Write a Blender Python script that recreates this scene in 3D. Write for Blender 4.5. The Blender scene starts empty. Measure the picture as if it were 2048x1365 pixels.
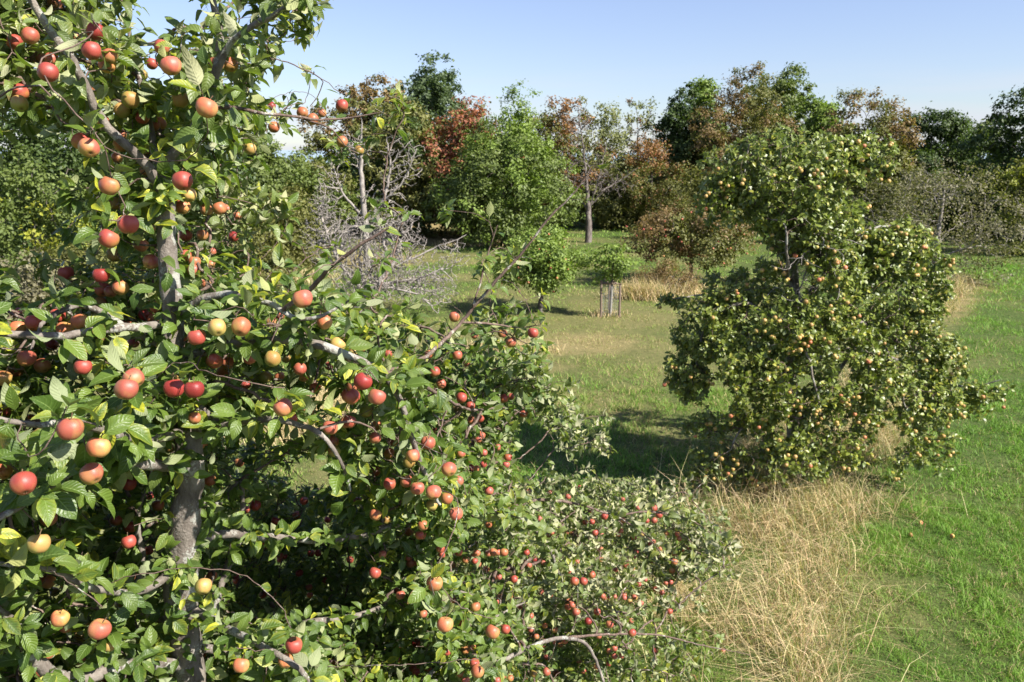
import bpy, math
import numpy as np
from mathutils import Vector

S = bpy.context.scene
COL = S.collection
PI = math.pi

# ------------------------------------------------------------------ camera
CAM_H = 5.0
LENS = 28.0
PITCH = math.radians(12.8)
cd = bpy.data.cameras.new('camera')
cam = bpy.data.objects.new('camera', cd)
COL.objects.link(cam)
cam.location = (0, 0, CAM_H)
cam.rotation_euler = (PI / 2 - PITCH, 0, 0)
cd.lens = LENS
cd.sensor_width = 36.0
cd.clip_start = 0.05
cd.clip_end = 8000
cd.dof.use_dof = True
cd.dof.focus_distance = 3.2
cd.dof.aperture_fstop = 6.3
S.camera = cam

# ------------------------------------------------------------------ sky, sun, exposure
SUN_EL = math.radians(41)
SUN_AZ = math.atan2(0.86, -0.50)           # clockwise from +Y
sun_dir = Vector((math.sin(SUN_AZ) * math.cos(SUN_EL), math.cos(SUN_AZ) * math.cos(SUN_EL), math.sin(SUN_EL)))
w = bpy.data.worlds.new('World')
S.world = w
w.use_nodes = True
nt = w.node_tree
nt.nodes.clear()
wo = nt.nodes.new('ShaderNodeOutputWorld')
bg = nt.nodes.new('ShaderNodeBackground')
sk = nt.nodes.new('ShaderNodeTexSky')
sk.sky_type = 'NISHITA'
sk.sun_disc = False
sk.sun_elevation = SUN_EL
sk.sun_rotation = SUN_AZ
sk.altitude = 200
sk.air_density = 1.15
sk.dust_density = 0.3
sk.ozone_density = 1.6
bg.inputs[1].default_value = 0.068
geo_w = nt.nodes.new('ShaderNodeTexCoord')
sep_w = nt.nodes.new('ShaderNodeSeparateXYZ')
nt.links.new(geo_w.outputs['Generated'], sep_w.inputs[0])
rw = nt.nodes.new('ShaderNodeValToRGB')       # clearer, bluer autumn air than the plain model
rw.color_ramp.elements[0].position = 0.0
rw.color_ramp.elements[0].color = (0.68, 0.76, 1.00, 1)
rw.color_ramp.elements[1].position = 0.42
rw.color_ramp.elements[1].color = (1.20, 1.00, 1.14, 1)
e_ = rw.color_ramp.elements.new(0.12)
e_.color = (0.86, 0.83, 1.00, 1)
nt.links.new(sep_w.outputs[2], rw.inputs[0])
mw = nt.nodes.new('ShaderNodeMix')
mw.data_type = 'RGBA'
mw.blend_type = 'MULTIPLY'
mw.inputs[0].default_value = 1.0
nt.links.new(sk.outputs[0], mw.inputs[6])
nt.links.new(rw.outputs[0], mw.inputs[7])
# thin low streaks of cloud
mpw = nt.nodes.new('ShaderNodeMapping')
mpw.inputs['Scale'].default_value = (2.2, 2.2, 26.0)
nt.links.new(geo_w.outputs['Generated'], mpw.inputs[0])
nw = nt.nodes.new('ShaderNodeTexNoise')
nw.inputs['Scale'].default_value = 1.6
nw.inputs['Detail'].default_value = 5
nt.links.new(mpw.outputs[0], nw.inputs['Vector'])
r1 = nt.nodes.new('ShaderNodeValToRGB')
r1.color_ramp.elements[0].position = 0.42
r1.color_ramp.elements[1].position = 0.66
nt.links.new(nw.outputs[0], r1.inputs[0])
r2 = nt.nodes.new('ShaderNodeValToRGB')
r2.color_ramp.elements[0].position = 0.02
r2.color_ramp.elements[0].color = (1, 1, 1, 1)
r2.color_ramp.elements[1].position = 0.11
r2.color_ramp.elements[1].color = (0, 0, 0, 1)
nt.links.new(sep_w.outputs[2], r2.inputs[0])
mm = nt.nodes.new('ShaderNodeMath')
mm.operation = 'MULTIPLY'
nt.links.new(r1.outputs[0], mm.inputs[0])
nt.links.new(r2.outputs[0], mm.inputs[1])
mc = nt.nodes.new('ShaderNodeMix')
mc.data_type = 'RGBA'
nt.links.new(mm.outputs[0], mc.inputs[0])
nt.links.new(mw.outputs[2], mc.inputs[6])
mc.inputs[7].default_value = (4.6, 4.8, 5.4, 1)
nt.links.new(mc.outputs[2], bg.inputs[0])
nt.links.new(bg.outputs[0], wo.inputs[0])
ld = bpy.data.lights.new('sun', 'SUN')
ld.energy = 5.0
ld.angle = math.radians(0.53)
ld.color = (1.0, 0.95, 0.87)
lo = bpy.data.objects.new('sun', ld)
COL.objects.link(lo)
lo.rotation_euler = sun_dir.to_track_quat('Z', 'Y').to_euler()
lo.location = sun_dir * 60
S.view_settings.view_transform = 'Standard'
S.view_settings.look = 'None'
S.view_settings.exposure = 1.32
S.view_settings.gamma = 1.0
S.cycles.max_bounces = 6
S.cycles.diffuse_bounces = 3
S.cycles.transparent_max_bounces = 4

# ------------------------------------------------------------------ picture <-> place
FPX = 2048 / 36.0 * LENS
UPV = np.array([0, math.sin(PITCH), math.cos(PITCH)])
FWV = np.array([0, math.cos(PITCH), -math.sin(PITCH)])


def P(px, py, D):
    """the point at distance D (along +Y) on the line of sight through a photograph pixel"""
    px, py, D = np.broadcast_arrays(np.asarray(px, float), np.asarray(py, float), np.asarray(D, float))
    u = (px - 1024) / FPX
    v = (682.5 - py) / FPX
    d = np.stack([u, FWV[1] + v * UPV[1], FWV[2] + v * UPV[2]], -1)
    k = D / d[..., 1]
    return d * k[..., None] + np.array([0, 0, CAM_H])


def G(px, py):
    """the ground point seen at a photograph pixel"""
    a = P(px, py, 1.0) - np.array([0, 0, CAM_H])
    k = CAM_H / -a[2]
    return a * k + np.array([0, 0, CAM_H])


def proj(X):
    X = np.asarray(X, float) - np.array([0, 0, CAM_H])
    z = X @ FWV
    return 1024 + FPX * X[..., 0] / z, 682.5 - FPX * (X @ UPV) / z


# ------------------------------------------------------------------ helpers
def norm(a):
    return a / np.maximum(np.linalg.norm(a, axis=-1, keepdims=True), 1e-9)


def smooth(a, lo_, hi_):
    t = np.clip((a - lo_) / (hi_ - lo_), 0, 1)
    return t * t * (3 - 2 * t)


def _hash(ix, iy, iz, seed):
    h = (ix.astype(np.int64) * 374761393 + iy.astype(np.int64) * 668265263 + iz.astype(np.int64) * 2147483647 + seed * 974634777) & 0xffffffff
    h = ((h ^ (h >> 13)) * 1274126177) & 0xffffffff
    h = (h ^ (h >> 16)) & 0xffff
    return h / 65535.0


def vnoise(p, scale=1.0, seed=0):
    """smooth value noise 0..1 at points (n,2) or (n,3)"""
    p = np.asarray(p, float) * scale
    if p.shape[-1] == 2:
        p = np.concatenate([p, np.zeros(p.shape[:-1] + (1,))], -1)
    i = np.floor(p).astype(np.int64)
    f = p - i
    f = f * f * (3 - 2 * f)
    out = 0
    for dx in (0, 1):
        for dy in (0, 1):
            for dz in (0, 1):
                wgt = (f[..., 0] if dx else 1 - f[..., 0]) * (f[..., 1] if dy else 1 - f[..., 1]) * (f[..., 2] if dz else 1 - f[..., 2])
                out = out + wgt * _hash(i[..., 0] + dx, i[..., 1] + dy, i[..., 2] + dz, seed)
    return out


def fnoise(p, scale=1.0, seed=0):
    return 0.55 * vnoise(p, scale, seed) + 0.3 * vnoise(p, scale * 2.1, seed + 7) + 0.15 * vnoise(p, scale * 4.3, seed + 13)


def make_mesh(name, V, faces, mat, cols=None, uvs=None, smooth_shade=True):
    """V (n,3); faces: list of (m,k) index arrays; cols (n,3) colour per point; uvs (n,2) per point"""
    V = np.asarray(V, np.float32)
    faces = [np.asarray(f, np.int32) for f in faces if len(f)]
    me = bpy.data.meshes.new(name)
    li = np.concatenate([f.ravel() for f in faces]) if faces else np.zeros(0, np.int32)
    sizes = np.concatenate([np.full(len(f), f.shape[1], np.int32) for f in faces]) if faces else np.zeros(0, np.int32)
    starts = np.concatenate([[0], np.cumsum(sizes)[:-1]]).astype(np.int32) if len(sizes) else sizes
    me.vertices.add(len(V))
    me.vertices.foreach_set('co', V.ravel())
    me.loops.add(len(li))
    me.loops.foreach_set('vertex_index', li)
    me.polygons.add(len(sizes))
    me.polygons.foreach_set('loop_start', starts)
    if smooth_shade:
        me.polygons.foreach_set('use_smooth', np.ones(len(sizes), bool))
    if cols is not None:
        a = me.color_attributes.new('Col', 'FLOAT_COLOR', 'POINT')
        c4 = np.ones((len(V), 4), np.float32)
        c4[:, :3] = cols
        a.data.foreach_set('color', c4.ravel())
    if uvs is not None:
        uv = me.uv_layers.new(name='UVMap')
        uv.data.foreach_set('uv', np.asarray(uvs, np.float32)[li].ravel())
    me.update(calc_edges=True)
    if mat is not None:
        me.materials.append(mat)
    return me


def obj(name, me, parent=None, loc=None):
    o = bpy.data.objects.new(name, me)
    COL.objects.link(o)
    if parent is not None:
        o.parent = parent
    if loc is not None:
        o.location = loc
    return o


def thing(name, label, cat, loc, group=None):
    o = bpy.data.objects.new(name, None)
    COL.objects.link(o)
    o.location = loc
    o.empty_display_size = 0.2
    o['label'] = label
    o['category'] = cat
    if group:
        o['group'] = group
    return o


# ------------------------------------------------------------------ materials
def new_mat(name):
    m = bpy.data.materials.new(name)
    m.use_nodes = True
    t = m.node_tree
    t.nodes.clear()
    out = t.nodes.new('ShaderNodeOutputMaterial')
    return m, t, out


def N(t, typ, **kw):
    n = t.nodes.new(typ)
    for k, v in kw.items():
        setattr(n, k, v)
    return n


def mixc(t, fac, a, b, blend='MIX'):
    n = t.nodes.new('ShaderNodeMix')
    n.data_type = 'RGBA'
    n.blend_type = blend
    for i, v in ((0, fac), (6, a), (7, b)):
        if isinstance(v, (int, float)):
            n.inputs[i].default_value = v
        elif isinstance(v, tuple):
            n.inputs[i].default_value = v + (1,) if len(v) == 3 else v
        else:
            t.links.new(v, n.inputs[i])
    return n.outputs[2]


def math_(t, op, a, b=0.0, clamp=False):
    n = t.nodes.new('ShaderNodeMath')
    n.operation = op
    n.use_clamp = clamp
    for i, v in ((0, a), (1, b)):
        if isinstance(v, (int, float)):
            n.inputs[i].default_value = v
        else:
            t.links.new(v, n.inputs[i])
    return n.outputs[0]


def ramp(t, fac, stops):
    n = t.nodes.new('ShaderNodeValToRGB')
    el = n.color_ramp.elements
    while len(el) < len(stops):
        el.new(0.5)
    for e, (p, c) in zip(el, stops):
        e.position = p
        e.color = (c, c, c, 1) if isinstance(c, (int, float)) else tuple(c) + (1,)
    t.links.new(fac, n.inputs[0])
    return n.outputs[0]


def noise_(t, vec, scale, detail=4, rough=0.55):
    n = t.nodes.new('ShaderNodeTexNoise')
    n.inputs['Scale'].default_value = scale
    n.inputs['Detail'].default_value = detail
    n.inputs['Roughness'].default_value = rough
    if vec is not None:
        t.links.new(vec, n.inputs['Vector'])
    return n.outputs[0]


def bump_(t, h, strength, dist=0.01):
    n = t.nodes.new('ShaderNodeBump')
    n.inputs['Strength'].default_value = strength
    n.inputs['Distance'].default_value = dist
    t.links.new(h, n.inputs['Height'])
    return n.outputs[0]


def foliage_mat(name, transl=0.3, rough=0.55, spec=0.35, back=None):
    m, t, out = new_mat(name)
    at = N(t, 'ShaderNodeAttribute', attribute_name='Col')
    col = at.outputs['Color']
    geo = N(t, 'ShaderNodeNewGeometry')
    if back:
        col = mixc(t, math_(t, 'MULTIPLY', geo.outputs['Backfacing'], 0.65), col, back)
    pr = N(t, 'ShaderNodeBsdfPrincipled')
    t.links.new(col, pr.inputs['Base Color'])
    pr.inputs['Roughness'].default_value = rough
    pr.inputs['Specular IOR Level'].default_value = spec
    tr = N(t, 'ShaderNodeBsdfTranslucent')
    tc = mixc(t, 1.0, col, (1.25, 1.45, 0.55), 'MULTIPLY')
    t.links.new(tc, tr.inputs['Color'])
    mx = N(t, 'ShaderNodeMixShader')
    mx.inputs[0].default_value = transl
    t.links.new(pr.outputs[0], mx.inputs[1])
    t.links.new(tr.outputs[0], mx.inputs[2])
    t.links.new(mx.outputs[0], out.inputs[0])
    return m


def apple_leaf_mat():
    m, t, out = new_mat('apple_leaf')
    at = N(t, 'ShaderNodeAttribute', attribute_name='Col')
    sep = N(t, 'ShaderNodeSeparateColor')
    t.links.new(at.outputs['Color'], sep.inputs[0])
    R, Y, B = sep.outputs
    uv = N(t, 'ShaderNodeUVMap', uv_map='UVMap')
    sx = N(t, 'ShaderNodeSeparateXYZ')
    t.links.new(uv.outputs[0], sx.inputs[0])
    tc = N(t, 'ShaderNodeTexCoord')
    nz = noise_(t, tc.outputs['Object'], 38, 3)
    nz2 = noise_(t, tc.outputs['Object'], 160, 2)
    ax = math_(t, 'ABSOLUTE', math_(t, 'SUBTRACT', sx.outputs[0], 0.5))
    # side veins run forward from the midrib
    vv = math_(t, 'SUBTRACT', sx.outputs[1], math_(t, 'MULTIPLY', ax, 0.55))
    wv = math_(t, 'SINE', math_(t, 'ADD', math_(t, 'MULTIPLY', vv, 46.0), math_(t, 'MULTIPLY', noise_(t, tc.outputs['Object'], 55, 2), 5.0)))
    vein = ramp(t, wv, [(0.80, 0.0), (1.0, 1.0)])
    rib = ramp(t, ax, [(0.0, 1.0), (0.035, 0.0)])
    g = mixc(t, R, (0.032, 0.068, 0.011), (0.160, 0.225, 0.030))
    g = mixc(t, math_(t, 'MULTIPLY', nz, 0.5), g, (0.055, 0.105, 0.016))
    # yellowing eats in from the edge
    edge = math_(t, 'MULTIPLY', math_(t, 'ADD', math_(t, 'MULTIPLY', ax, 1.1), nz), Y)
    g = mixc(t, ramp(t, edge, [(0.25, 0.0), (0.75, 1.0)]), g, (0.42, 0.42, 0.035))
    g = mixc(t, math_(t, 'MULTIPLY', vein, 0.16), g, (0.20, 0.30, 0.07))
    g = mixc(t, math_(t, 'MULTIPLY', rib, 0.6), g, (0.28, 0.38, 0.12))
    spots = ramp(t, nz2, [(0.62, 0.0), (0.67, 1.0)])
    rim = math_(t, 'ADD', math_(t, 'MULTIPLY', math_(t, 'MAXIMUM', math_(t, 'MULTIPLY', ax, 2.0), sx.outputs[1]), 0.75), math_(t, 'MULTIPLY', nz, 0.5))
    rim = ramp(t, math_(t, 'ADD', rim, math_(t, 'MULTIPLY', math_(t, 'SUBTRACT', R, 0.9), 0.5)), [(0.93, 0.0), (1.0, 1.0)])
    g = mixc(t, math_(t, 'MULTIPLY', spots, math_(t, 'MULTIPLY', Y, 0.9, True)), g, (0.13, 0.06, 0.02))
    g = mixc(t, math_(t, 'MULTIPLY', rim, 0.8), g, (0.20, 0.105, 0.035))
    g = mixc(t, math_(t, 'MULTIPLY', B, 0.55), g, (0.19, 0.205, 0.085))
    geo = N(t, 'ShaderNodeNewGeometry')
    under = mixc(t, math_(t, 'MULTIPLY', rib, 0.6), (0.24, 0.28, 0.14), (0.38, 0.40, 0.24))
    under = mixc(t, math_(t, 'MULTIPLY', B, 0.7), under, (0.46, 0.42, 0.29))
    under = mixc(t, math_(t, 'MULTIPLY', Y, 0.6), under, (0.45, 0.45, 0.10))
    col = mixc(t, geo.outputs['Backfacing'], g, under)
    pr = N(t, 'ShaderNodeBsdfPrincipled')
    t.links.new(col, pr.inputs['Base Color'])
    ro = math_(t, 'ADD', math_(t, 'MULTIPLY', geo.outputs['Backfacing'], 0.36), math_(t, 'ADD', 0.32, math_(t, 'MULTIPLY', nz, 0.2)))
    t.links.new(ro, pr.inputs['Roughness'])
    pr.inputs['Specular IOR Level'].default_value = 0.45
    hh = math_(t, 'ADD', math_(t, 'MULTIPLY', wv, -0.5), math_(t, 'ADD', math_(t, 'MULTIPLY', rib, -1.0), math_(t, 'MULTIPLY', nz2, 1.2)))
    t.links.new(bump_(t, hh, 0.55, 0.0016), pr.inputs['Normal'])
    tr = N(t, 'ShaderNodeBsdfTranslucent')
    t.links.new(mixc(t, 1.0, g, (1.7, 1.9, 0.6), 'MULTIPLY'), tr.inputs['Color'])
    mx = N(t, 'ShaderNodeMixShader')
    mx.inputs[0].default_value = 0.30
    t.links.new(pr.outputs[0], mx.inputs[1])
    t.links.new(tr.outputs[0], mx.inputs[2])
    t.links.new(mx.outputs[0], out.inputs[0])
    return m


def bark_mat(name, a, b, lichen=None, scale=18.0, lich_amt=0.5):
    m, t, out = new_mat(name)
    tc = N(t, 'ShaderNodeTexCoord')
    mp = N(t, 'ShaderNodeMapping')
    mp.inputs['Scale'].default_value = (1, 1, 0.35)
    t.links.new(tc.outputs['Object'], mp.inputs[0])
    n1 = noise_(t, mp.outputs[0], scale, 6, 0.65)
    n2 = noise_(t, tc.outputs['Object'], scale * 0.4, 5, 0.6)
    n3 = noise_(t, tc.outputs['Object'], scale * 4.5, 3, 0.6)
    c = mixc(t, ramp(t, n1, [(0.35, 0.0), (0.65, 1.0)]), a, b)
    if lichen:
        lm = ramp(t, math_(t, 'ADD', n2, math_(t, 'MULTIPLY', math_(t, 'SUBTRACT', n3, 0.5), 0.45)), [(1 - lich_amt, 0.0), (1 - lich_amt + 0.07, 1.0)])
        c = mixc(t, math_(t, 'MULTIPLY', lm, 0.85), c, lichen)
    pr = N(t, 'ShaderNodeBsdfPrincipled')
    t.links.new(c, pr.inputs['Base Color'])
    pr.inputs['Roughness'].default_value = 0.85
    pr.inputs['Specular IOR Level'].default_value = 0.25
    h = math_(t, 'ADD', n1, math_(t, 'MULTIPLY', n3, 0.5))
    t.links.new(bump_(t, h, 0.8, 0.25 / scale), pr.inputs['Normal'])
    t.links.new(pr.outputs[0], out.inputs[0])
    return m


def plain_mat(name, c, rough=0.7, var=0.25, scale=12.0, metal=0.0):
    m, t, out = new_mat(name)
    tc = N(t, 'ShaderNodeTexCoord')
    n1 = noise_(t, tc.outputs['Object'], scale, 5)
    dk = tuple(x * (1 - var) for x in c)
    lt = tuple(min(1, x * (1 + var)) for x in c)
    pr = N(t, 'ShaderNodeBsdfPrincipled')
    t.links.new(mixc(t, n1, dk, lt), pr.inputs['Base Color'])
    pr.inputs['Roughness'].default_value = rough
    pr.inputs['Metallic'].default_value = metal
    t.links.new(bump_(t, n1, 0.3, 0.01), pr.inputs['Normal'])
    t.links.new(pr.outputs[0], out.inputs[0])
    return m


def apple_mat():
    m, t, out = new_mat('apple_skin')
    at = N(t, 'ShaderNodeAttribute', attribute_name='Col')
    tc = N(t, 'ShaderNodeTexCoord')
    oi = N(t, 'ShaderNodeObjectInfo')
    vo = N(t, 'ShaderNodeTexVoronoi')
    vo.inputs['Scale'].default_value = 430
    t.links.new(tc.outputs['Object'], vo.inputs['Vector'])
    dots = ramp(t, vo.outputs['Distance'], [(0.10, 1.0), (0.26, 0.0)])
    n1 = noise_(t, tc.outputs['Object'], 60, 5, 0.6)
    mp = N(t, 'ShaderNodeMapping')
    mp.inputs['Scale'].default_value = (230, 230, 22)
    t.links.new(tc.outputs['Object'], mp.inputs[0])
    n2 = noise_(t, mp.outputs[0], 1.0, 2)
    c = mixc(t, math_(t, 'MULTIPLY', dots, 0.35), at.outputs['Color'], (0.50, 0.27, 0.13))
    c = mixc(t, math_(t, 'MULTIPLY', ramp(t, n2, [(0.45, 0.0), (0.7, 1.0)]), 0.22), c, (0.48, 0.20, 0.08))
    sc = ramp(t, noise_(t, tc.outputs['Object'], 7.0, 4, 0.7), [(0.64, 0.0), (0.70, 1.0)])
    c = mixc(t, math_(t, 'MULTIPLY', sc, 0.45), c, (0.22, 0.13, 0.06))
    hs = N(t, 'ShaderNodeHueSaturation')
    hs.inputs['Saturation'].default_value = 1.0
    t.links.new(math_(t, 'ADD', 0.80, math_(t, 'MULTIPLY', oi.outputs['Random'], 0.35)), hs.inputs['Value'])
    t.links.new(c, hs.inputs['Color'])
    pr = N(t, 'ShaderNodeBsdfPrincipled')
    t.links.new(hs.outputs[0], pr.inputs['Base Color'])
    t.links.new(math_(t, 'ADD', 0.36, math_(t, 'MULTIPLY', n1, 0.2)), pr.inputs['Roughness'])
    pr.inputs['Specular IOR Level'].default_value = 0.42
    pr.inputs['Subsurface Weight'].default_value = 0.06
    pr.inputs['Subsurface Radius'].default_value = (0.01, 0.004, 0.002)
    pr.inputs['Subsurface Scale'].default_value = 0.5
    t.links.new(bump_(t, n1, 0.12, 0.004), pr.inputs['Normal'])
    t.links.new(pr.outputs[0], out.inputs[0])
    return m


M_LEAF = apple_leaf_mat()
M_FOL = foliage_mat('foliage', 0.28)
M_APPLE = apple_mat()
M_BARK = bark_mat('apple_bark', (0.085, 0.068, 0.056), (0.225, 0.195, 0.165), (0.32, 0.32, 0.28), 20, 0.46)
M_TWIG = bark_mat('twig_bark', (0.07, 0.045, 0.035), (0.17, 0.12, 0.095), (0.40, 0.39, 0.33), 40, 0.40)
M_BARK2 = bark_mat('old_bark', (0.06, 0.05, 0.042), (0.16, 0.135, 0.11), (0.27, 0.27, 0.22), 9, 0.42)
M_DEAD = bark_mat('dead_wood', (0.165, 0.145, 0.127), (0.34, 0.305, 0.268), (0.38, 0.355, 0.32), 10, 0.42)
M_STEM = plain_mat('apple_stem', (0.13, 0.08, 0.04), 0.8)
M_STAKE = plain_mat('stake_wood', (0.16, 0.115, 0.085), 0.85, 0.35, 30)
M_WIRE = plain_mat('wire', (0.24, 0.25, 0.24), 0.5, 0.1, 30, 0.6)
M_PALE = plain_mat('pale_wrap', (0.26, 0.24, 0.21), 0.8, 0.15, 20)


# ------------------------------------------------------------------ branch skeletons
class Skel:
    def __init__(self):
        self.p = []      # positions
        self.par = []    # parent index
        self.r = []      # explicit radius (0 = from tips)
        self.tag = []    # which part this node belongs to
        self.len = []    # path length from the root

    def add(self, p, par, r=0.0, tag=0):
        self.p.append(np.asarray(p, float))
        self.par.append(par)
        self.r.append(r)
        self.tag.append(tag)
        self.len.append(0.0 if par < 0 else self.len[par] + float(np.linalg.norm(self.p[-1] - self.p[par])))
        return len(self.p) - 1

    def nearest(self, q):
        A = np.array(self.p)
        return int(np.argmin(((A - q) ** 2).sum(1)))

    def limb(self, pts, rads, tag, parent=None, step=0.08, wob=0.0, rng=None):
        """a smooth main limb through pts (world) with radii; joins the nearest node unless parent = -1"""
        pts = [np.asarray(q, float) for q in pts]
        if parent is None:
            k = self.nearest(pts[0])
            pts = [self.p[k]] + pts
            rads = [rads[0]] + list(rads)
        else:
            k = parent
        n = len(pts)
        out = []
        for i in range(n - 1):
            p0 = pts[max(i - 1, 0)]; p1 = pts[i]; p2 = pts[i + 1]; p3 = pts[min(i + 2, n - 1)]
            m = max(1, int(np.linalg.norm(p2 - p1) / step))
            for j in range(m):
                t = j / m
                q = 0.5 * ((2 * p1) + (-p0 + p2) * t + (2 * p0 - 5 * p1 + 4 * p2 - p3) * t * t + (-p0 + 3 * p1 - 3 * p2 + p3) * t ** 3)
                out.append((q, rads[i] * (1 - t) + rads[i + 1] * t))
        out.append((pts[-1], rads[-1]))
        if parent is None:
            out = out[1:]
        for q, r in out:
            if wob and rng is not None:
                q = q + rng.normal(0, wob, 3)
            k = self.add(q, k, r, tag)
        return k

    def grow(self, targets, rng, step=0.05, bend=0.3, lenpen=0.12, tag=1, sag=0.0, wob=0.12):
        targets = np.asarray(targets, float)
        base = np.array(self.p)
        d0 = np.array([np.sqrt(((base - q) ** 2).sum(1).min()) for q in targets])
        order = np.argsort(d0)
        cap = len(self.p) + int((d0.sum() / step) * 2) + 10 * len(targets) + 1000
        PA = np.zeros((cap, 3)); LA = np.zeros(cap)
        n = len(self.p)
        PA[:n] = base; LA[:n] = self.len
        tips = np.full(len(targets), -1)
        dirs = np.zeros((len(targets), 3))
        for ti in order:
            q = targets[ti]
            d = np.sqrt(((PA[:n] - q) ** 2).sum(1))
            k = int(np.argmin(d + lenpen * LA[:n]))
            dist = d[k]
            a = PA[k].copy()
            pk = self.par[k]
            pd = norm(a - PA[pk]) if pk >= 0 else np.array([0, 0, 1.0])
            m = max(1, int(dist / step))
            c = a + pd * dist * bend + (q - a) * 0.25 + rng.normal(0, dist * 0.07, 3) + np.array([0, 0, sag * dist])
            prev = k
            last = a
            for j in range(1, m + 1):
                t = j / m
                v = (1 - t) ** 2 * a + 2 * t * (1 - t) * c + t * t * q
                if j < m:
                    v = v + rng.normal(0, step * wob, 3)
                if n >= cap:
                    break
                prev = self.add(v, prev, 0.0, tag)
                PA[n] = v; LA[n] = self.len[prev]
                n += 1
                dirs[ti] = v - last
                last = v
            tips[ti] = prev
        return tips, norm(dirs)

    def finish(self, tip_r=0.0022, power=0.42):
        n = len(self.p)
        self.P = np.array(self.p)
        self.PAR = np.array(self.par)
        self.TAG = np.array(self.tag)
        cnt = np.zeros(n)
        child = np.zeros(n, int)
        for i in range(n - 1, -1, -1):
            if child[i] == 0:
                cnt[i] += 1
            if self.PAR[i] >= 0:
                cnt[self.PAR[i]] += cnt[i]
                child[self.PAR[i]] += 1
        r = tip_r * cnt ** power
        ex = np.array(self.r)
        self.R = np.where(ex > 0, ex, r)
        # a twig is never thicker than what carries it
        for i in range(n):
            pr = self.PAR[i]
            if pr >= 0 and ex[i] == 0:
                self.R[i] = min(self.R[i], self.R[pr] * 0.92 if ex[pr] > 0 else self.R[pr])
        self.main = np.full(n, -1)
        best = np.zeros(n)
        for i in range(n):
            pr = self.PAR[i]
            if pr >= 0:
                sc = cnt[i] + (1e6 if (self.TAG[i] == self.TAG[pr] and ex[i] > 0) else 0)
                if sc > best[pr]:
                    best[pr] = sc
                    self.main[pr] = i
        T = np.zeros((n, 3))
        for i in range(n):
            pr = self.PAR[i]
            if pr >= 0:
                T[i] += self.P[i] - self.P[pr]
                if self.main[pr] == i:
                    T[pr] += self.P[i] - self.P[pr]
        self.T = norm(T + 1e-9)

    def tubes(self, mask, k, rough=0.0, origin=(0, 0, 0)):
        """mesh arrays of the segments whose end node is in mask"""
        idx = np.nonzero(mask & (self.PAR >= 0))[0]
        if len(idx) == 0:
            return np.zeros((0, 3)), []
        par = self.PAR[idx]
        ismain = (self.main[par] == idx) & ((self.TAG[par] == self.TAG[idx]) | (self.PAR[par] < 0))
        own = np.unique(np.concatenate([idx, par[ismain]]))
        ring = np.full(len(self.P), -1)
        ring[own] = np.arange(len(own))
        extra = np.nonzero(~ismain)[0]
        c = np.concatenate([self.P[own], self.P[par[extra]]])
        rad = np.concatenate([self.R[own], np.minimum(self.R[idx[extra]] * 1.05, self.R[par[extra]])])
        tg = np.concatenate([self.T[own], norm(self.P[idx[extra]] - self.P[par[extra]])])
        ref = norm(np.array([0.83, 0.47, 0.21]))
        u = norm(np.cross(tg, ref))
        v = np.cross(tg, u)
        a = np.arange(k) / k * 2 * PI
        rr = rad[:, None, None] * np.ones((1, k, 1))
        V = c[:, None, :] + rr * (np.cos(a)[None, :, None] * u[:, None, :] + np.sin(a)[None, :, None] * v[:, None, :])
        if rough:
            nz = (vnoise(V.reshape(-1, 3), 14, 3) - 0.5) * 1.2 + (vnoise(V.reshape(-1, 3), 40, 5) - 0.5) * 0.6
            V = c[:, None, :] + (V - c[:, None, :]) * (1 + rough * nz.reshape(len(c), k, 1))
        V = V.reshape(-1, 3) - np.asarray(origin)
        s = np.zeros(len(idx), int)
        s[ismain] = ring[par[ismain]]
        s[extra] = len(own) + np.arange(len(extra))
        e = ring[idx]
        j = np.arange(k)
        j2 = (j + 1) % k
        F = np.stack([s[:, None] * k + j, s[:, None] * k + j2, e[:, None] * k + j2, e[:, None] * k + j], -1).reshape(-1, 4)
        return V, [F]


# ------------------------------------------------------------------ leaves
def leaf_template(level):
    if level == 0:
        rows = [(-0.28, 0.03), (0.0, 0.05), (0.10, 0.50), (0.26, 0.88), (0.45, 1.0), (0.64, 0.86), (0.82, 0.52), (0.93, 0.24), (1.0, 0.02)]
        colsx = [-1, -0.5, 0, 0.5, 1]
    elif level == 1:
        rows = [(-0.25, 0.03), (0.0, 0.08), (0.30, 0.92), (0.65, 0.85), (1.0, 0.03)]
        colsx = [-1, 0, 1]
    else:
        rows = [(0.0, 0.0)]
        # diamond leaf, folded along the rib: base, left, right, tip
        tx = np.array([0, -1, 1, 0.0]); tt = np.array([0, 0.45, 0.45, 1.0]); tw = np.array([0, 1, 1, 0.0])
        F = np.array([[0, 2, 3], [0, 3, 1]])
        return tx, tt, tw, F
    tx, tt, tw = [], [], []
    for t_, w_ in rows:
        for c_ in colsx:
            tx.append(c_); tt.append(t_); tw.append(w_)
    nc = len(colsx)
    F = []
    for i in range(len(rows) - 1):
        for j in range(nc - 1):
            F.append([i * nc + j, i * nc + j + 1, (i + 1) * nc + j + 1, (i + 1) * nc + j])
    return np.array(tx, float), np.array(tt), np.array(tw), np.array(F)


TMPL = [leaf_template(i) for i in range(3)]


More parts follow.
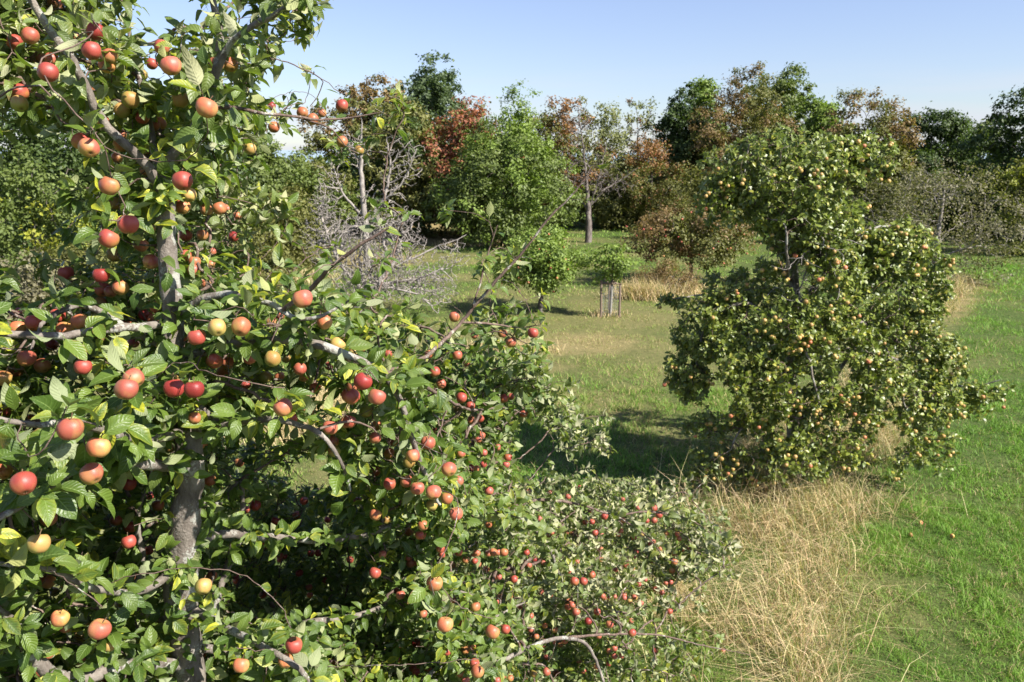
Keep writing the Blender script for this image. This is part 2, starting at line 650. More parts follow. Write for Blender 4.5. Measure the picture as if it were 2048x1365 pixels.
def leaves(pos, axis, nrm, L, W, level, rng, curl=(0.0, 0.5), fold=(0.0, 0.6), cols=None, origin=(0, 0, 0), wave=0.0):
    tx, tt, tw, F = TMPL[level]
    n = len(pos)
    axis = norm(axis)
    nrm = norm(nrm - (nrm * axis).sum(1, keepdims=True) * axis)
    side = np.cross(axis, nrm)
    cu = rng.uniform(curl[0], curl[1], n)[:, None]
    fo = rng.uniform(fold[0], fold[1], n)[:, None]
    L = np.broadcast_to(L, (n,))[:, None]
    W = np.broadcast_to(W, (n,))[:, None]
    off = -tt.min()
    wj = tw[None, :] * (1 + (rng.uniform(-0.09, 0.09, (n, len(tx))) if level == 0 else 0) * (np.abs(tx)[None, :] > 0.9))
    x = tx[None, :] * wj * W * 0.5
    y = (tt[None, :] + off) * L
    blade = np.clip(tt, 0, 1)[None, :]
    z = -cu * L * blade ** 2 * 0.8 + fo * np.abs(x) * (1 - 0.3 * blade)
    if wave:
        ph = rng.uniform(0, 6.28, n)[:, None]
        z = z + wave * W * np.sin(blade * 11 + ph + 2.2 * np.sign(tx)[None, :]) * np.abs(tx)[None, :] * wj
        x = x + 0.10 * L * np.sin(ph * 3) * blade ** 2          # sideways sweep
    y = y - 0.25 * cu * L * blade ** 3
    V = pos[:, None, :] + x[..., None] * side[:, None, :] + y[..., None] * axis[:, None, :] + z[..., None] * nrm[:, None, :]
    m = len(tx)
    FF = (F[None, :, :] + (np.arange(n) * m)[:, None, None]).reshape(-1, F.shape[1])
    uv = np.stack([np.broadcast_to(0.5 + 0.5 * tx, (n, m)), np.broadcast_to(tt, (n, m))], -1).reshape(-1, 2)
    C = None if cols is None else np.repeat(cols, m, axis=0)
    return V.reshape(-1, 3) - np.asarray(origin), FF, uv, C


def merge(parts):
    Vs, Fs, Us, Cs = [], [], [], []
    o = 0
    for V, F, U, C in parts:
        Vs.append(V); Fs.append(F + o); Us.append(U)
        if C is not None:
            Cs.append(C)
        o += len(V)
    return np.concatenate(Vs), Fs, np.concatenate(Us), (np.concatenate(Cs) if Cs else None)


def rosettes(c, d, n_each, rng, spread=(35, 85), droop=0.25, upw=0.7, size=0.075, ratio=0.56, back_frac=0.0, jitter=0.03):
    """leaf positions/axes/normals for tufts of leaves at twig ends c with twig directions d"""
    pos, ax, nr, ci = [], [], [], []
    ref = np.array([0.31, 0.52, 0.79])
    for i in range(len(c)):
        k = int(n_each[i])
        if k < 1:
            continue
        dd = d[i]
        u = np.cross(dd, ref); u /= max(np.linalg.norm(u), 1e-6)
        v = np.cross(dd, u)
        a = rng.uniform(0, 6.28) + np.arange(k) * 2.4 + rng.normal(0, 0.3, k)
        th = np.radians(rng.uniform(spread[0], spread[1], k))
        A = np.cos(th)[:, None] * dd + np.sin(th)[:, None] * (np.cos(a)[:, None] * u + np.sin(a)[:, None] * v)
        A[:, 2] -= droop * rng.uniform(0, 1.4, k)
        Nn = dd * 0.6 + np.array([0, 0, upw]) + rng.normal(0, 0.38, (k, 3))
        pos.append(c[i] - dd * rng.uniform(0, 0.05, (k, 1)) + rng.normal(0, jitter * 0.2, (k, 3)))
        ax.append(A); nr.append(Nn); ci.append(np.full(k, i))
    return np.concatenate(pos), norm(np.concatenate(ax)), norm(np.concatenate(nr)), np.concatenate(ci)


# ------------------------------------------------------------------ apples
PAL = {  # (shade side, middle, blush) of the skin
    'r': ((0.360, 0.180, 0.045), (0.360, 0.095, 0.050), (0.330, 0.050, 0.040)),
    'c': ((0.400, 0.270, 0.060), (0.400, 0.170, 0.072), (0.365, 0.085, 0.058)),
    'o': ((0.400, 0.290, 0.065), (0.420, 0.210, 0.075), (0.390, 0.115, 0.055)),
    'y': ((0.310, 0.320, 0.070), (0.390, 0.330, 0.085), (0.410, 0.250, 0.080)),
    'g': ((0.200, 0.240, 0.040), (0.250, 0.245, 0.050), (0.290, 0.165, 0.045)),
    'p': ((0.400, 0.220, 0.080), (0.400, 0.130, 0.080), (0.370, 0.085, 0.070)),
    'd': ((0.210, 0.040, 0.020), (0.220, 0.025, 0.020), (0.210, 0.014, 0.018)),
}


def apple_arrays(kind, seed, nu=28, nv=18, squash=0.98):
    rng = np.random.default_rng(seed)
    th = np.linspace(0.02, PI - 0.02, nv)
    ph = np.arange(nu) / nu * 2 * PI
    TH, PH = np.meshgrid(th, ph, indexing='ij')
    lob = 1 + 0.030 * np.cos(5 * PH + seed) * (0.4 + 0.6 * np.sin(TH / 2)) + 0.05 * np.cos(PH + seed * 2) * np.cos(TH) + 0.03 * np.cos(2 * PH + seed)
    rx = np.sin(TH) ** 0.92 * (1 + 0.06 * np.cos(TH)) * lob
    z = squash * np.cos(TH) - 0.30 * np.exp(-(TH / 0.40) ** 2) + 0.15 * np.exp(-((PI - TH) / 0.30) ** 2)
    V = np.stack([rx * np.cos(PH), rx * np.sin(PH), z], -1).reshape(-1, 3) * 0.5
    F = []
    for i in range(nv - 1):
        for j in range(nu):
            F.append([i * nu + j, (i + 1) * nu + j, (i + 1) * nu + (j + 1) % nu, i * nu + (j + 1) % nu])
    n = norm(V)
    bd = norm(np.array([0.45, -0.75, 0.35]) + rng.normal(0, 0.25, 3))
    streak = vnoise(np.stack([np.cos(PH).ravel() * 6, np.sin(PH).ravel() * 6, TH.ravel() * 0.9], -1), 1.5, seed)
    b = (n @ bd) * 0.75 + (streak - 0.5) * 0.7 + (fnoise(n, 2.2, seed) - 0.5) * 0.9
    a0, a1, a2 = [np.array(x) for x in PAL[kind]]
    m1 = smooth(b, -0.75, -0.05)[:, None]
    m2 = smooth(b, -0.05, 0.6)[:, None]
    C = a0 * (1 - m1) + a1 * m1
    C = C * (1 - m2) + a2 * m2
    tht = TH.ravel()[:, None]
    C = C * (1 - 0.55 * np.exp(-(tht / 0.30) ** 2)) + np.array([0.16, 0.16, 0.03]) * 0.55 * np.exp(-(tht / 0.30) ** 2)
    cal = np.exp(-((PI - tht) / 0.17) ** 2)
    C = C * (1 - 0.8 * cal) + np.array([0.06, 0.04, 0.02]) * 0.8 * cal
    return V, np.array(F), C


def stem_arrays():
    sk_ = Skel()
    k = sk_.add((0, 0, 0.20), -1, 0.028)
    for q, r in (((0.01, 0, 0.34), 0.022), ((0.03, 0.01, 0.50), 0.022), ((0.08, 0.01, 0.66), 0.030)):
        k = sk_.add(q, k, r)
    sk_.finish()
    return sk_.tubes(np.ones(4, bool), 6)


def calyx_arrays():
    V, F = [], []
    for i in range(5):
        a = i / 5 * 2 * PI
        c, s = math.cos(a), math.sin(a)
        b = len(V)
        for r, w_, z in ((0.02, 0.035, -0.375), (0.07, 0.028, -0.425), (0.10, 0.004, -0.455)):
            V.append((c * r - s * w_, s * r + c * w_, z)); V.append((c * r + s * w_, s * r - c * w_, z))
        F += [[b, b + 1, b + 3, b + 2], [b + 2, b + 3, b + 5, b + 4]]
    return np.array(V), np.array(F)


APPLE_ME = {}
for kd in PAL:
    APPLE_ME[kd] = []
    for s_ in range(3):
        V, F, C = apple_arrays(kd, s_ * 7 + ord(kd))
        APPLE_ME[kd].append(make_mesh('apple_' + kd, V, [F], M_APPLE, cols=C))
V, F = stem_arrays()
STEM_ME = make_mesh('stem', V, F, M_STEM)
V, F = calyx_arrays()
CAL_ME = make_mesh('calyx', V, [F], M_STEM, smooth_shade=False)


def rot_mats(e):
    """euler (n,3) xyz -> matrices"""
    from mathutils import Euler
    return np.array([np.array(Euler(x, 'XYZ').to_matrix()) for x in e])


def put_apples(root, origin, pos, dia, kinds, rng, n_ind=100, detail=True, tilt=(-0.9, 0.1), name='apple'):
    pos = np.asarray(pos, float)
    e = np.stack([rng.uniform(tilt[0], tilt[1], len(pos)), rng.normal(0, 0.22, len(pos)), rng.normal(0, 0.6, len(pos))], -1)
    app = np.asarray(dia) / np.maximum(pos[:, 1], 0.5)
    order = np.argsort(-app)
    ind, rest = order[:n_ind], order[n_ind:]
    for i in ind:
        o = obj(name, APPLE_ME[kinds[i]][int(rng.integers(3))], root, Vector(pos[i] - origin))
        o.scale = (dia[i],) * 3
        o.rotation_euler = e[i]
        if detail:
            obj('stem', STEM_ME, o)
            obj('calyx', CAL_ME, o)
    if len(rest):
        Rm = rot_mats(e[rest])
        Vs, Fs, Cs = [], [], []
        off = 0
        for kk, i in enumerate(rest):
            V, F, C = apple_arrays(kinds[i], int(i) % 11, 12, 9)
            Vs.append((V * dia[i]) @ Rm[kk].T + pos[i] - origin)
            Fs.append(F + off); Cs.append(C)
            off += len(V)
        o = obj(name + 's', make_mesh(name + 's', np.concatenate(Vs), Fs, M_APPLE, cols=np.concatenate(Cs)), root)
        o['kind'] = 'stuff'


# ================================================================== GROUND
STRIP = np.array([(1.6, 4.5), (2.9, 8.0), (4.0, 10.5), (5.1, 12.8), (7.2, 15.6), (10.3, 20.5), (15.0, 27.5), (19.0, 33.5)])


def seg_dist(q, L_):
    best = np.full(len(q), 1e9)
    for a, b in zip(L_[:-1], L_[1:]):
        ab = b - a
        t = np.clip(((q - a) @ ab) / (ab @ ab), 0, 1)
        best = np.minimum(best, np.linalg.norm(q - (a + t[:, None] * ab), axis=1))
    return best


DRY = [  # px, py, rx, ry (picture), strength: where the meadow is straw-coloured
    (1130, 690, 190, 34, 0.72), (1060, 730, 120, 22, 0.5), (1250, 640, 170, 30, 0.45), (850, 480, 150, 14, 0.9), (840, 452, 90, 14, 1.0),
    (720, 520, 160, 20, 0.8), (600, 830, 160, 60, 0.75), (480, 540, 150, 30, 0.9), (1300, 740, 240, 30, 0.30),
    (1210, 590, 120, 20, 0.35), (1440, 600, 90, 30, 0.5), (1900, 590, 60, 60, 0.8), (1950, 575, 80, 12, 0.6), (1920, 735, 70, 14, 0.5), (1280, 470, 60, 8, 0.3),
    (1620, 1000, 120, 40, 0.6), (1230, 830, 60, 14, 0.5), (1000, 600, 120, 30, 0.4), (1880, 1000, 100, 40, 0.25),
]


def dryness(q):
    """0 fresh green .. 1 straw at ground points (n,2)"""
    X = np.concatenate([q, np.zeros((len(q), 1))], 1)
    ok = q[:, 1] > 3.0
    out = np.zeros(len(q))
    px, py = proj(np.where(ok[:, None], X, np.array([0, 10.0, 0])))
    n1 = fnoise(q, 0.35, 2)
    n2 = fnoise(q, 1.6, 5)
    out = 0.08 + 0.30 * smooth(n1, 0.45, 0.75) + 0.22 * (n2 - 0.4)
    for cx, cy, rx, ry, s in DRY:
        d = np.sqrt(((px - cx) / rx) ** 2 + ((py - cy) / ry) ** 2) + (n2 - 0.5) * 0.9
        out = np.maximum(out, s * smooth(-d, -1.35, -0.35) * ok)
    sd = seg_dist(q, STRIP) + (n2 - 0.5) * 0.9
    out = np.maximum(out, 0.75 * smooth(-sd, -1.1, -0.35) * smooth(fnoise(q, 1.3, 41), 0.40, 0.58))
    # the mown meadow right of the tall strip and the far bank stay fresh
    right = smooth((q[:, 0] - np.interp(q[:, 1], STRIP[:, 1], STRIP[:, 0])), 0.8, 2.0) * (q[:, 1] < 40)
    out = out * (1 - 0.55 * right)
    cen = smooth(-np.hypot((px - 1180) / 420, (py - 680) / 130), -1.2, -0.4) * ok
    out = np.maximum(out, (0.20 + 0.35 * (n2 - 0.3)) * cen)
    far = smooth(q[:, 1], 44, 56) * smooth(q[:, 0], 3, 7)
    out = out * (1 - 0.8 * far)
    return np.clip(out, 0, 1)


def ground():
    a = np.concatenate([-np.geomspace(3200, 42, 22), np.linspace(-40, 40, 260), np.geomspace(42, 3200, 22)])
    b = np.concatenate([-np.geomspace(1500, 14, 12), np.linspace(-12, 75, 290), np.geomspace(78, 3500, 24)])
    X, Y = np.meshgrid(a, b, indexing='ij')
    q = np.stack([X.ravel(), Y.ravel()], -1)
    z = (fnoise(q, 0.5, 4) - 0.5) * 0.10
    z = z * (np.abs(q).max(1) < 200)
    dr = dryness(q)
    n = fnoise(q, 2.5, 9)
    na, nb = len(a), len(b)
    i = np.arange(na - 1)[:, None] * nb + np.arange(nb - 1)[None, :]
    F = np.stack([i, i + nb, i + nb + 1, i + 1], -1).reshape(-1, 4)
    m, t, out = new_mat('meadow_ground')
    at = N(t, 'ShaderNodeAttribute', attribute_name='Col')
    sep = N(t, 'ShaderNodeSeparateColor')
    t.links.new(at.outputs['Color'], sep.inputs[0])
    tc = N(t, 'ShaderNodeTexCoord')
    n1 = noise_(t, tc.outputs['Object'], 6, 6, 0.65)
    n2 = noise_(t, tc.outputs['Object'], 40, 4, 0.6)
    gr = mixc(t, n1, (0.028, 0.054, 0.012), (0.075, 0.125, 0.024))
    st = mixc(t, n1, (0.20, 0.15, 0.07), (0.38, 0.29, 0.14))
    f = math_(t, 'ADD', sep.outputs[0], math_(t, 'MULTIPLY', math_(t, 'SUBTRACT', n1, 0.5), 0.5), True)
    c = mixc(t, f, gr, st)
    c = mixc(t, ramp(t, n2, [(0.35, 0.5), (0.6, 0.0)]), c, (0.05, 0.055, 0.02))
    pr = N(t, 'ShaderNodeBsdfPrincipled')
    t.links.new(c, pr.inputs['Base Color'])
    pr.inputs['Roughness'].default_value = 0.95
    pr.inputs['Specular IOR Level'].default_value = 0.1
    t.links.new(bump_(t, n2, 0.6, 0.04), pr.inputs['Normal'])
    t.links.new(pr.outputs[0], out.inputs[0])
    o = obj('ground', make_mesh('ground', np.concatenate([q, z[:, None]], 1), [F], m, cols=np.stack([dr, n, n], -1)))
    o['kind'] = 'structure'


def gz(q):
    return (fnoise(q, 0.5, 4) - 0.5) * 0.10


def blades(q, h, wd, lean, cols, rng, seg=2, azi=None):
    """grass blades at q (n,2); seg 1 = one triangle, 2 = bent blade"""
    n = len(q)
    z0 = gz(q)
    az = rng.uniform(0, 2 * PI, n) if azi is None else azi
    fa = rng.uniform(0, PI, n)
    sdir = np.stack([np.cos(fa), np.sin(fa), np.zeros(n)], -1)
    ld_ = np.stack([np.cos(az), np.sin(az), np.zeros(n)], -1)
    b = np.concatenate([q, z0[:, None] - 0.01], 1)
    up = np.array([0, 0, 1.0])
    tip = b + ld_ * (h * lean)[:, None] + up * (h * np.sqrt(np.maximum(1 - np.minimum(lean, 0.98) ** 2, 0.04)))[:, None]
    wv = sdir * (wd * 0.5)[:, None]
    if seg == 1:
        V = np.stack([b - wv, b + wv, tip], 1).reshape(-1, 3)
        F = np.arange(3 * n).reshape(-1, 3)
        return V, [F], np.repeat(cols, 3, 0)
    mid = b + ld_ * (h * lean * 0.32)[:, None] + up * (h * 0.58 * np.sqrt(np.maximum(1 - np.minimum(lean * 0.6, 0.98) ** 2, 0.04)))[:, None]
    V = np.stack([b - wv, b + wv, mid + wv * 0.8, mid - wv * 0.8, tip], 1).reshape(-1, 3)
    i = np.arange(n)[:, None] * 5
    return V, [i + np.array([[0, 1, 2, 3]]), i + np.array([[3, 2, 4]])], np.repeat(cols, 5, 0)


def grass():
    rng = np.random.default_rng(5)
    mat = foliage_mat('grass_blades', 0.22, 0.6, 0.3)
    parts = []
    # (near, far, blades per square metre, height, width, segments)
    for y0, y1, dens, h0, w0, sg in ((5.5, 11, 2900, 0.085, 0.0062, 2), (11, 17, 1150, 0.085, 0.0095, 2), (17, 28, 480, 0.10, 0.016, 1), (28, 46, 150, 0.12, 0.030, 1), (46, 82, 34, 0.14, 0.055, 1)):
        xl, xr = -0.70 * y1 - 1, 0.70 * y1 + 1
        if y1 <= 11:
            xl = -1.5
        elif y1 <= 17:
            xl = -8
        n = int((y1 - y0) * (xr - xl) * dens)
        q = np.stack([rng.uniform(xl, xr, n), rng.uniform(y0, y1, n)], -1)
        keep = np.abs(q[:, 0]) < 0.70 * q[:, 1] + 1.2
        q = q[keep]
        cl = np.clip(smooth(fnoise(q, 3.2 if y0 < 17 else 1.6, 21), 0.28, 0.72) * 0.75 + 0.35 * (fnoise(q, 0.9, 23) - 0.2), 0, 1)
        keep = rng.uniform(0, 1, len(q)) < 0.22 + 1.1 * cl
        q = q[keep]; cl = cl[keep]
        dr = dryness(q)
        px, py = proj(np.concatenate([q, np.zeros((len(q), 1))], 1))
        lush = smooth(-np.hypot((px - 1230) / 330, (py - 880) / 150), -1.2, -0.6)   # longer, greener grass left of the big tree
        rgt = smooth(q[:, 0] - np.interp(q[:, 1], STRIP[:, 1], STRIP[:, 0]), 0.5, 1.5) * (q[:, 1] < 40)
        h = h0 * rng.uniform(0.45, 1.35, len(q)) * (0.45 + 1.15 * cl) * (1 - 0.45 * dr) * (1 + 0.9 * lush + 0.45 * rgt)
        wd = w0 * rng.uniform(0.7, 1.3, len(q))
        lean = rng.uniform(0.35, 1.5, len(q))
        isd = rng.uniform(0, 1, len(q)) < dr * 0.75 + 0.04
        g1 = np.array([0.070, 0.150, 0.015]); g2 = np.array([0.185, 0.315, 0.038])
        yg = np.array([0.29, 0.28, 0.095])
        mixv = np.clip(cl * 0.6 + 0.6 * fnoise(q, 1.3, 27) - 0.1 + rng.normal(0, 0.22, len(q)), 0, 1)[:, None]
        C = g1 * (1 - mixv) + g2 * mixv
        ymix = np.clip(dr * 1.1 + rng.normal(0, 0.12, len(q)), 0, 0.8)[:, None]
        C = C * (1 - ymix) + yg * ymix
        lr = ((lush + rgt * 0.7) * 0.6)[:, None].clip(0, 1)
        C = C * (1 - lr) + C * np.array([0.78, 1.04, 0.75]) * lr
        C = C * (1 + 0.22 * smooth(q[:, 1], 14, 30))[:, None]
        C[isd] = np.array([0.42, 0.33, 0.16]) * rng.uniform(0.6, 1.15, (isd.sum(), 1))
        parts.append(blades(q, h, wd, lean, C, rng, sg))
    write_blades('grass', parts, mat, 'meadow grass')


def write_blades(name, parts, mat, label=None):
    Vs, Fs, Cs = [], [], []
    o = 0
    for V, F, C in parts:
        Vs.append(V); Cs.append(C)
        Fs += [f + o for f in F]
        o += len(V)
    ob = obj(name, make_mesh(name, np.concatenate(Vs), Fs, mat, cols=np.concatenate(Cs), smooth_shade=False))
    ob['kind'] = 'stuff'
    return ob


def dry_grass():
    rng = np.random.default_rng(8)
    mat = foliage_mat('straw', 0.2, 0.6, 0.25)
    parts = []

    def field(q, h, wd, lmax=0.9, az0=None, red=0.0, green=0.12):
        n = len(q)
        C = np.array([0.58, 0.455, 0.25]) * rng.uniform(0.6, 1.25, (n, 1)) * (1 + rng.normal(0, 0.05, (n, 3)))
        rd = rng.uniform(0, 1, n) < red
        C[rd] = np.array([0.27, 0.15, 0.075]) * rng.uniform(0.6, 1.2, (rd.sum(), 1))
        gr = rng.uniform(0, 1, n) < green
        C[gr] = np.array([0.14, 0.20, 0.045]) * rng.uniform(0.6, 1.2, (gr.sum(), 1))
        u_ = rng.uniform(0, 1, n)
        az = np.where(u_ < 0.55 + 0.5 * (fnoise(q, 0.6, 31) - 0.5), PI + rng.normal(0, 0.45, n), np.where(u_ < 0.8, rng.normal(0, 0.5, n), rng.uniform(0, 6.28, n)))
        parts.append(blades(q, h, wd, np.where(rng.uniform(0, 1, n) < 0.7, rng.uniform(0.6, 1.9 * lmax / 1.35, n), rng.uniform(0.1, lmax * 0.7, n)), C, rng, 2, az))
    # the unmown strip
    for y0, y1, n, hh, ww in ((4.5, 10.0, 8000, 0.48, 0.0068), (10.0, 14.5, 15500, 0.54, 0.0072), (14.5, 22, 7000, 0.50, 0.009), (22, 33, 5000, 0.5, 0.016)):
        y = rng.uniform(y0, y1, n)
        wdt = np.interp(y, [4, 8, 11, 14, 20, 33], [0.7, 0.70, 1.20, 1.0, 0.55, 0.5])
        x = np.interp(y, STRIP[:, 1], STRIP[:, 0]) + rng.normal(0, 1, n) * wdt * 0.62
        q = np.stack([x, y], -1)
        cl = fnoise(q, 1.3, 41)
        k = cl > np.where(y < 9.5, 0.50, 0.46) + rng.normal(0, 0.03, n)
        q = q[k]; cl = cl[k]
        field(q, hh * rng.uniform(0.4, 1.25, len(q)) * (0.5 + cl), ww * rng.uniform(0.6, 1.3, len(q)), lmax=1.35, red=0.24 if y0 == 10.0 else 0.12, green=0.36)
        m = len(q) // 9
        field(q[:m] + rng.normal(0, 0.15, (m, 2)), hh * rng.uniform(1.1, 2.0, m), ww * 0.9 * np.ones(m), lmax=1.1, green=0.05)
    # tufts and unmown patches elsewhere: px, py, rx, ry (m), count, height
    for px, py, rx, ry, n, hh in ((1290, 598, 1.0, 0.6, 1500, 0.9), (1340, 585, 1.2, 0.7, 1100, 0.8), (600, 850, 1.3, 1.1, 4500, 0.5), (700, 800, 1.5, 1.2, 3000, 0.4), (1215, 632, 0.5, 0.4, 500, 0.25),
                                   (830, 470, 3.5, 1.0, 2500, 0.5), (1000, 490, 3.0, 1.0, 1400, 0.4), (1010, 700, 1.2, 0.5, 2500, 0.25), (520, 560, 3.0, 2.0, 3500, 0.5), (1450, 480, 1.6, 2.0, 500, 0.5),
                                   (1420, 590, 1.0, 0.7, 500, 0.3), (1340, 1200, 0.5, 0.6, 1500, 0.35)):
        g = G(px, py)
        q = np.stack([g[0] + rng.normal(0, rx * 0.5, n), g[1] + rng.normal(0, ry * 0.5, n)], -1)
        field(q, hh * rng.uniform(0.4, 1.2, n), (0.0006 * g[1]) * rng.uniform(0.6, 1.3, n) + 0.001, 0.8)
    write_blades('tall_dry_grass', parts, mat)


ground()
grass()
dry_grass()


def hills():
    x = np.linspace(-2600, 2600, 90)
    rows = []
    for k, (yy, sc) in enumerate(((1500, 0), (1750, 0.75), (2000, 1.0), (2500, 0.6), (3000, 0))):
        z = 30 * sc * (0.45 + 0.9 * fnoise(np.stack([x, np.full(len(x), 50.0 * k)], -1), 0.0016, 61)) - 1
        rows.append(np.stack([x, np.full(len(x), float(yy)), z], -1))
    V = np.concatenate(rows)
    n = len(x)
    i = np.arange(4)[:, None] * n + np.arange(n - 1)[None, :]
    F = np.stack([i, i + 1, i + n + 1, i + n], -1).reshape(-1, 4)
    o = obj('hills', make_mesh('hills', V, [F], plain_mat('hazed_hills', (0.22, 0.29, 0.34), 0.95, 0.1, 0.02)))  # bluish haze of distance is painted into the base colour
    o['kind'] = 'structure'


hills()


# ================================================================== BACKGROUND TREES
KIND = {
    'dark': ((0.034, 0.062, 0.017), (0.086, 0.125, 0.029)),
    'blue': ((0.055, 0.085, 0.035), (0.115, 0.157, 0.063)),
    'mid': ((0.075, 0.108, 0.024), (0.161, 0.202, 0.048)),
    'bright': ((0.103, 0.157, 0.028), (0.213, 0.286, 0.051)),
    'olive': ((0.086, 0.095, 0.022), (0.178, 0.174, 0.044)),
    'pale': ((0.127, 0.146, 0.051), (0.230, 0.241, 0.087)),
    'brown': ((0.138, 0.095, 0.037), (0.253, 0.168, 0.069)),
    'rust': ((0.190, 0.100, 0.038), (0.310, 0.160, 0.062)),
    'red': ((0.215, 0.078, 0.042), (0.370, 0.140, 0.068)),
    'yellow': ((0.172, 0.202, 0.022), (0.333, 0.336, 0.039)),
    'grey': ((0.115, 0.106, 0.057), (0.218, 0.196, 0.110)),
}


def crown_tree(name, label, cat, base, H, R, kind, seed, zlo=0.25, n_cl=330, per=26, leaf=0.17, trunk_r=0.16, kind2=None, k2frac=0.3, k2fn=None,
               blobs=None, nblob=16, top=0.5, sparse=0.0, clr=0.42, ry=None, group=None, bark=None, squ=1.0, ntwig=90, tip=0.010, spiky=0.0):
    """a tree standing at base=(x,y) with a trunk, branches and a clumpy crown of leaves"""
    rng = np.random.default_rng(seed)
    base = np.array([base[0], base[1], float(gz(np.array([[base[0], base[1]]]))[0])])
    root = thing(name, label, cat, Vector(base), group)
    ry = ry or R
    zc = H * (zlo + 1) / 2
    rz = H * (1 - zlo) / 2
    cen = base + np.array([0, 0, zc])
    if blobs is None:
        B = []
        for i in range(nblob):
            t = (i + 0.5) / nblob
            cz = 1 - 2 * t
            az = i * 2.399 + rng.uniform(-0.5, 0.5)
            rr = math.sqrt(max(0, 1 - cz * cz)) * rng.uniform(0.45, 0.72)
            taper = 1 - top * max(0, cz) ** 1.5
            c = cen + np.array([rr * R * taper * math.cos(az), rr * ry * taper * math.sin(az), cz * rz * rng.uniform(0.62, 0.80)])
            s = rng.uniform(0.30, 0.46)
            B.append((c, np.array([R * s, ry * s, min(rz, R * 1.2) * s * rng.uniform(0.7, 1.0) * squ])))
        B.append((cen, np.array([R, ry, rz]) * 0.45))
    else:
        B = [(np.array(b[:3]), np.array(b[3:])) for b in blobs]
    vol = np.array([(b[1] ** 2).sum() for b in B]); vol = vol / vol.sum()
    bi = rng.choice(len(B), n_cl, p=vol)
    d = norm(rng.normal(0, 1, (n_cl, 3)) + np.array([0, 0, 0.25]))
    rad = rng.uniform(0.25, 1.0, n_cl) ** 0.6
    BC = np.array([b[0] for b in B]); BR = np.array([b[1] for b in B])
    if blobs is None:
        pr_ = BC[bi] + d * BR[bi] * rad[:, None] - base
        fx = R / max(np.percentile(np.abs(pr_[:, 0]), 97), 1e-3)
        fy = ry / max(np.percentile(np.abs(pr_[:, 1]), 97), 1e-3)
        z0_, z1_ = np.percentile(pr_[:, 2], 2), np.percentile(pr_[:, 2], 99.5)
        fz = (H - zlo * H) / (z1_ - z0_)
        BC = (BC - base) * np.array([fx, fy, fz]) + base + np.array([0, 0, zlo * H - z0_ * fz])
        BR = BR * np.array([fx, fy, fz])
    cl = BC[bi] + d * BR[bi] * rad[:, None]
    if spiky:
        up_ = (rng.uniform(0, 1, n_cl) < 0.3) & (cl[:, 2] > base[2] + 0.45 * H)
        cl[up_, 2] += np.minimum(rng.exponential(spiky, up_.sum()), spiky * 1.5)
        cl[up_, 0] += rng.normal(0, spiky * 0.5, up_.sum())
    cl[:, 2] = np.maximum(cl[:, 2], base[2] + 0.15)
    if sparse:
        k = fnoise(cl, 0.9, seed) > sparse
        cl = cl[k]; bi = bi[k]; d = d[k]
    # wood
    s = Skel()
    lean = rng.normal(0, 0.03 * H, 3) * np.array([1, 1, 0])
    top_p = base + np.array([0, 0, H * 0.80]) + lean
    s.limb([base - [0, 0, 0.1], base + [0, 0, 0.04 * H], base + np.array([0, 0, zlo * H]) + lean * 0.3, base + np.array([0, 0, zc]) + lean * 0.7, top_p],
           [trunk_r * 1.35, trunk_r * 1.05, trunk_r * 0.85, trunk_r * 0.55, trunk_r * 0.15], 0, -1, step=H / 26, wob=H * 0.002, rng=rng)
    low = [c for c, r in B if c[2] < top_p[2]] or [BC[0]]
    s.grow(np.array(low), rng, step=H / 24, bend=0.35, lenpen=0.45)
    tw = cl[rng.permutation(len(cl))[:ntwig]]
    s.grow(tw, rng, step=H / 24, bend=0.25, lenpen=0.15)
    s.finish(tip, 0.45)
    V, F = s.tubes(s.TAG == 0, 10, 0.12, base)
    obj('trunk', make_mesh('trunk', V, F, bark or M_BARK2), root)
    V, F = s.tubes(s.TAG == 1, 5, 0, base)
    if len(V):
        obj('branches', make_mesh('branches', V, F, bark or M_BARK2), root)
    # leaves
    npc = np.maximum(1, rng.poisson(per * 2.3, len(cl)))
    ci = np.repeat(np.arange(len(cl)), npc)
    cr = clr * rng.uniform(0.6, 1.3, len(cl))
    pos = cl[ci] + rng.normal(0, 1, (len(ci), 3)) * (cr[ci] * 0.55)[:, None] * np.array([1, 1, 0.75])
    pos[:, 2] = np.maximum(pos[:, 2], base[2] + 0.05)
    outw = norm(pos - BC[bi[ci]])
    nrm = outw * 0.55 + np.array([0, 0, 0.55]) + rng.normal(0, 0.42, (len(ci), 3))
    axs = norm(np.cross(nrm, rng.normal(0, 1, (len(ci), 3)))) + np.array([0, 0, -0.25])
    k1, k2 = [np.array(x) for x in KIND[kind]]
    tone = np.clip(0.5 + rng.normal(0, 0.22, len(cl)), 0, 1)[ci] * 0.6 + rng.uniform(0, 0.4, len(ci))
    C = k1 * (1 - tone[:, None]) + k2 * tone[:, None]
    if kind2:
        q1, q2 = [np.array(x) for x in KIND[kind2]]
        C2 = q1 * (1 - tone[:, None]) + q2 * tone[:, None]
        if k2fn is not None:
            m = k2fn((cl - base) / np.array([R, ry, H])) + rng.normal(0, 0.12, len(cl))
        else:
            m = (fnoise(cl, 0.7, seed + 3) < k2frac).astype(float)
        msk = rng.uniform(0, 1, len(ci)) < m[ci]
        C[msk] = C2[msk]
    C = C * (1 + rng.normal(0, 0.10, (len(C), 1)))
    C = np.clip(C, 0.005, 0.9)
    sz = leaf * 1.25 * rng.uniform(0.6, 1.35, len(ci))
    V, FF, U, CC = leaves(pos, axs, nrm, sz, sz * 0.62, 2, rng, (0, 0.4), (0, 0.7), C, base)
    obj('crown', make_mesh('crown', V, [FF], M_FOL, cols=CC), root)
    return root, s, cl, base


def at(px, D):
    return P(px, 600, D)[0], D


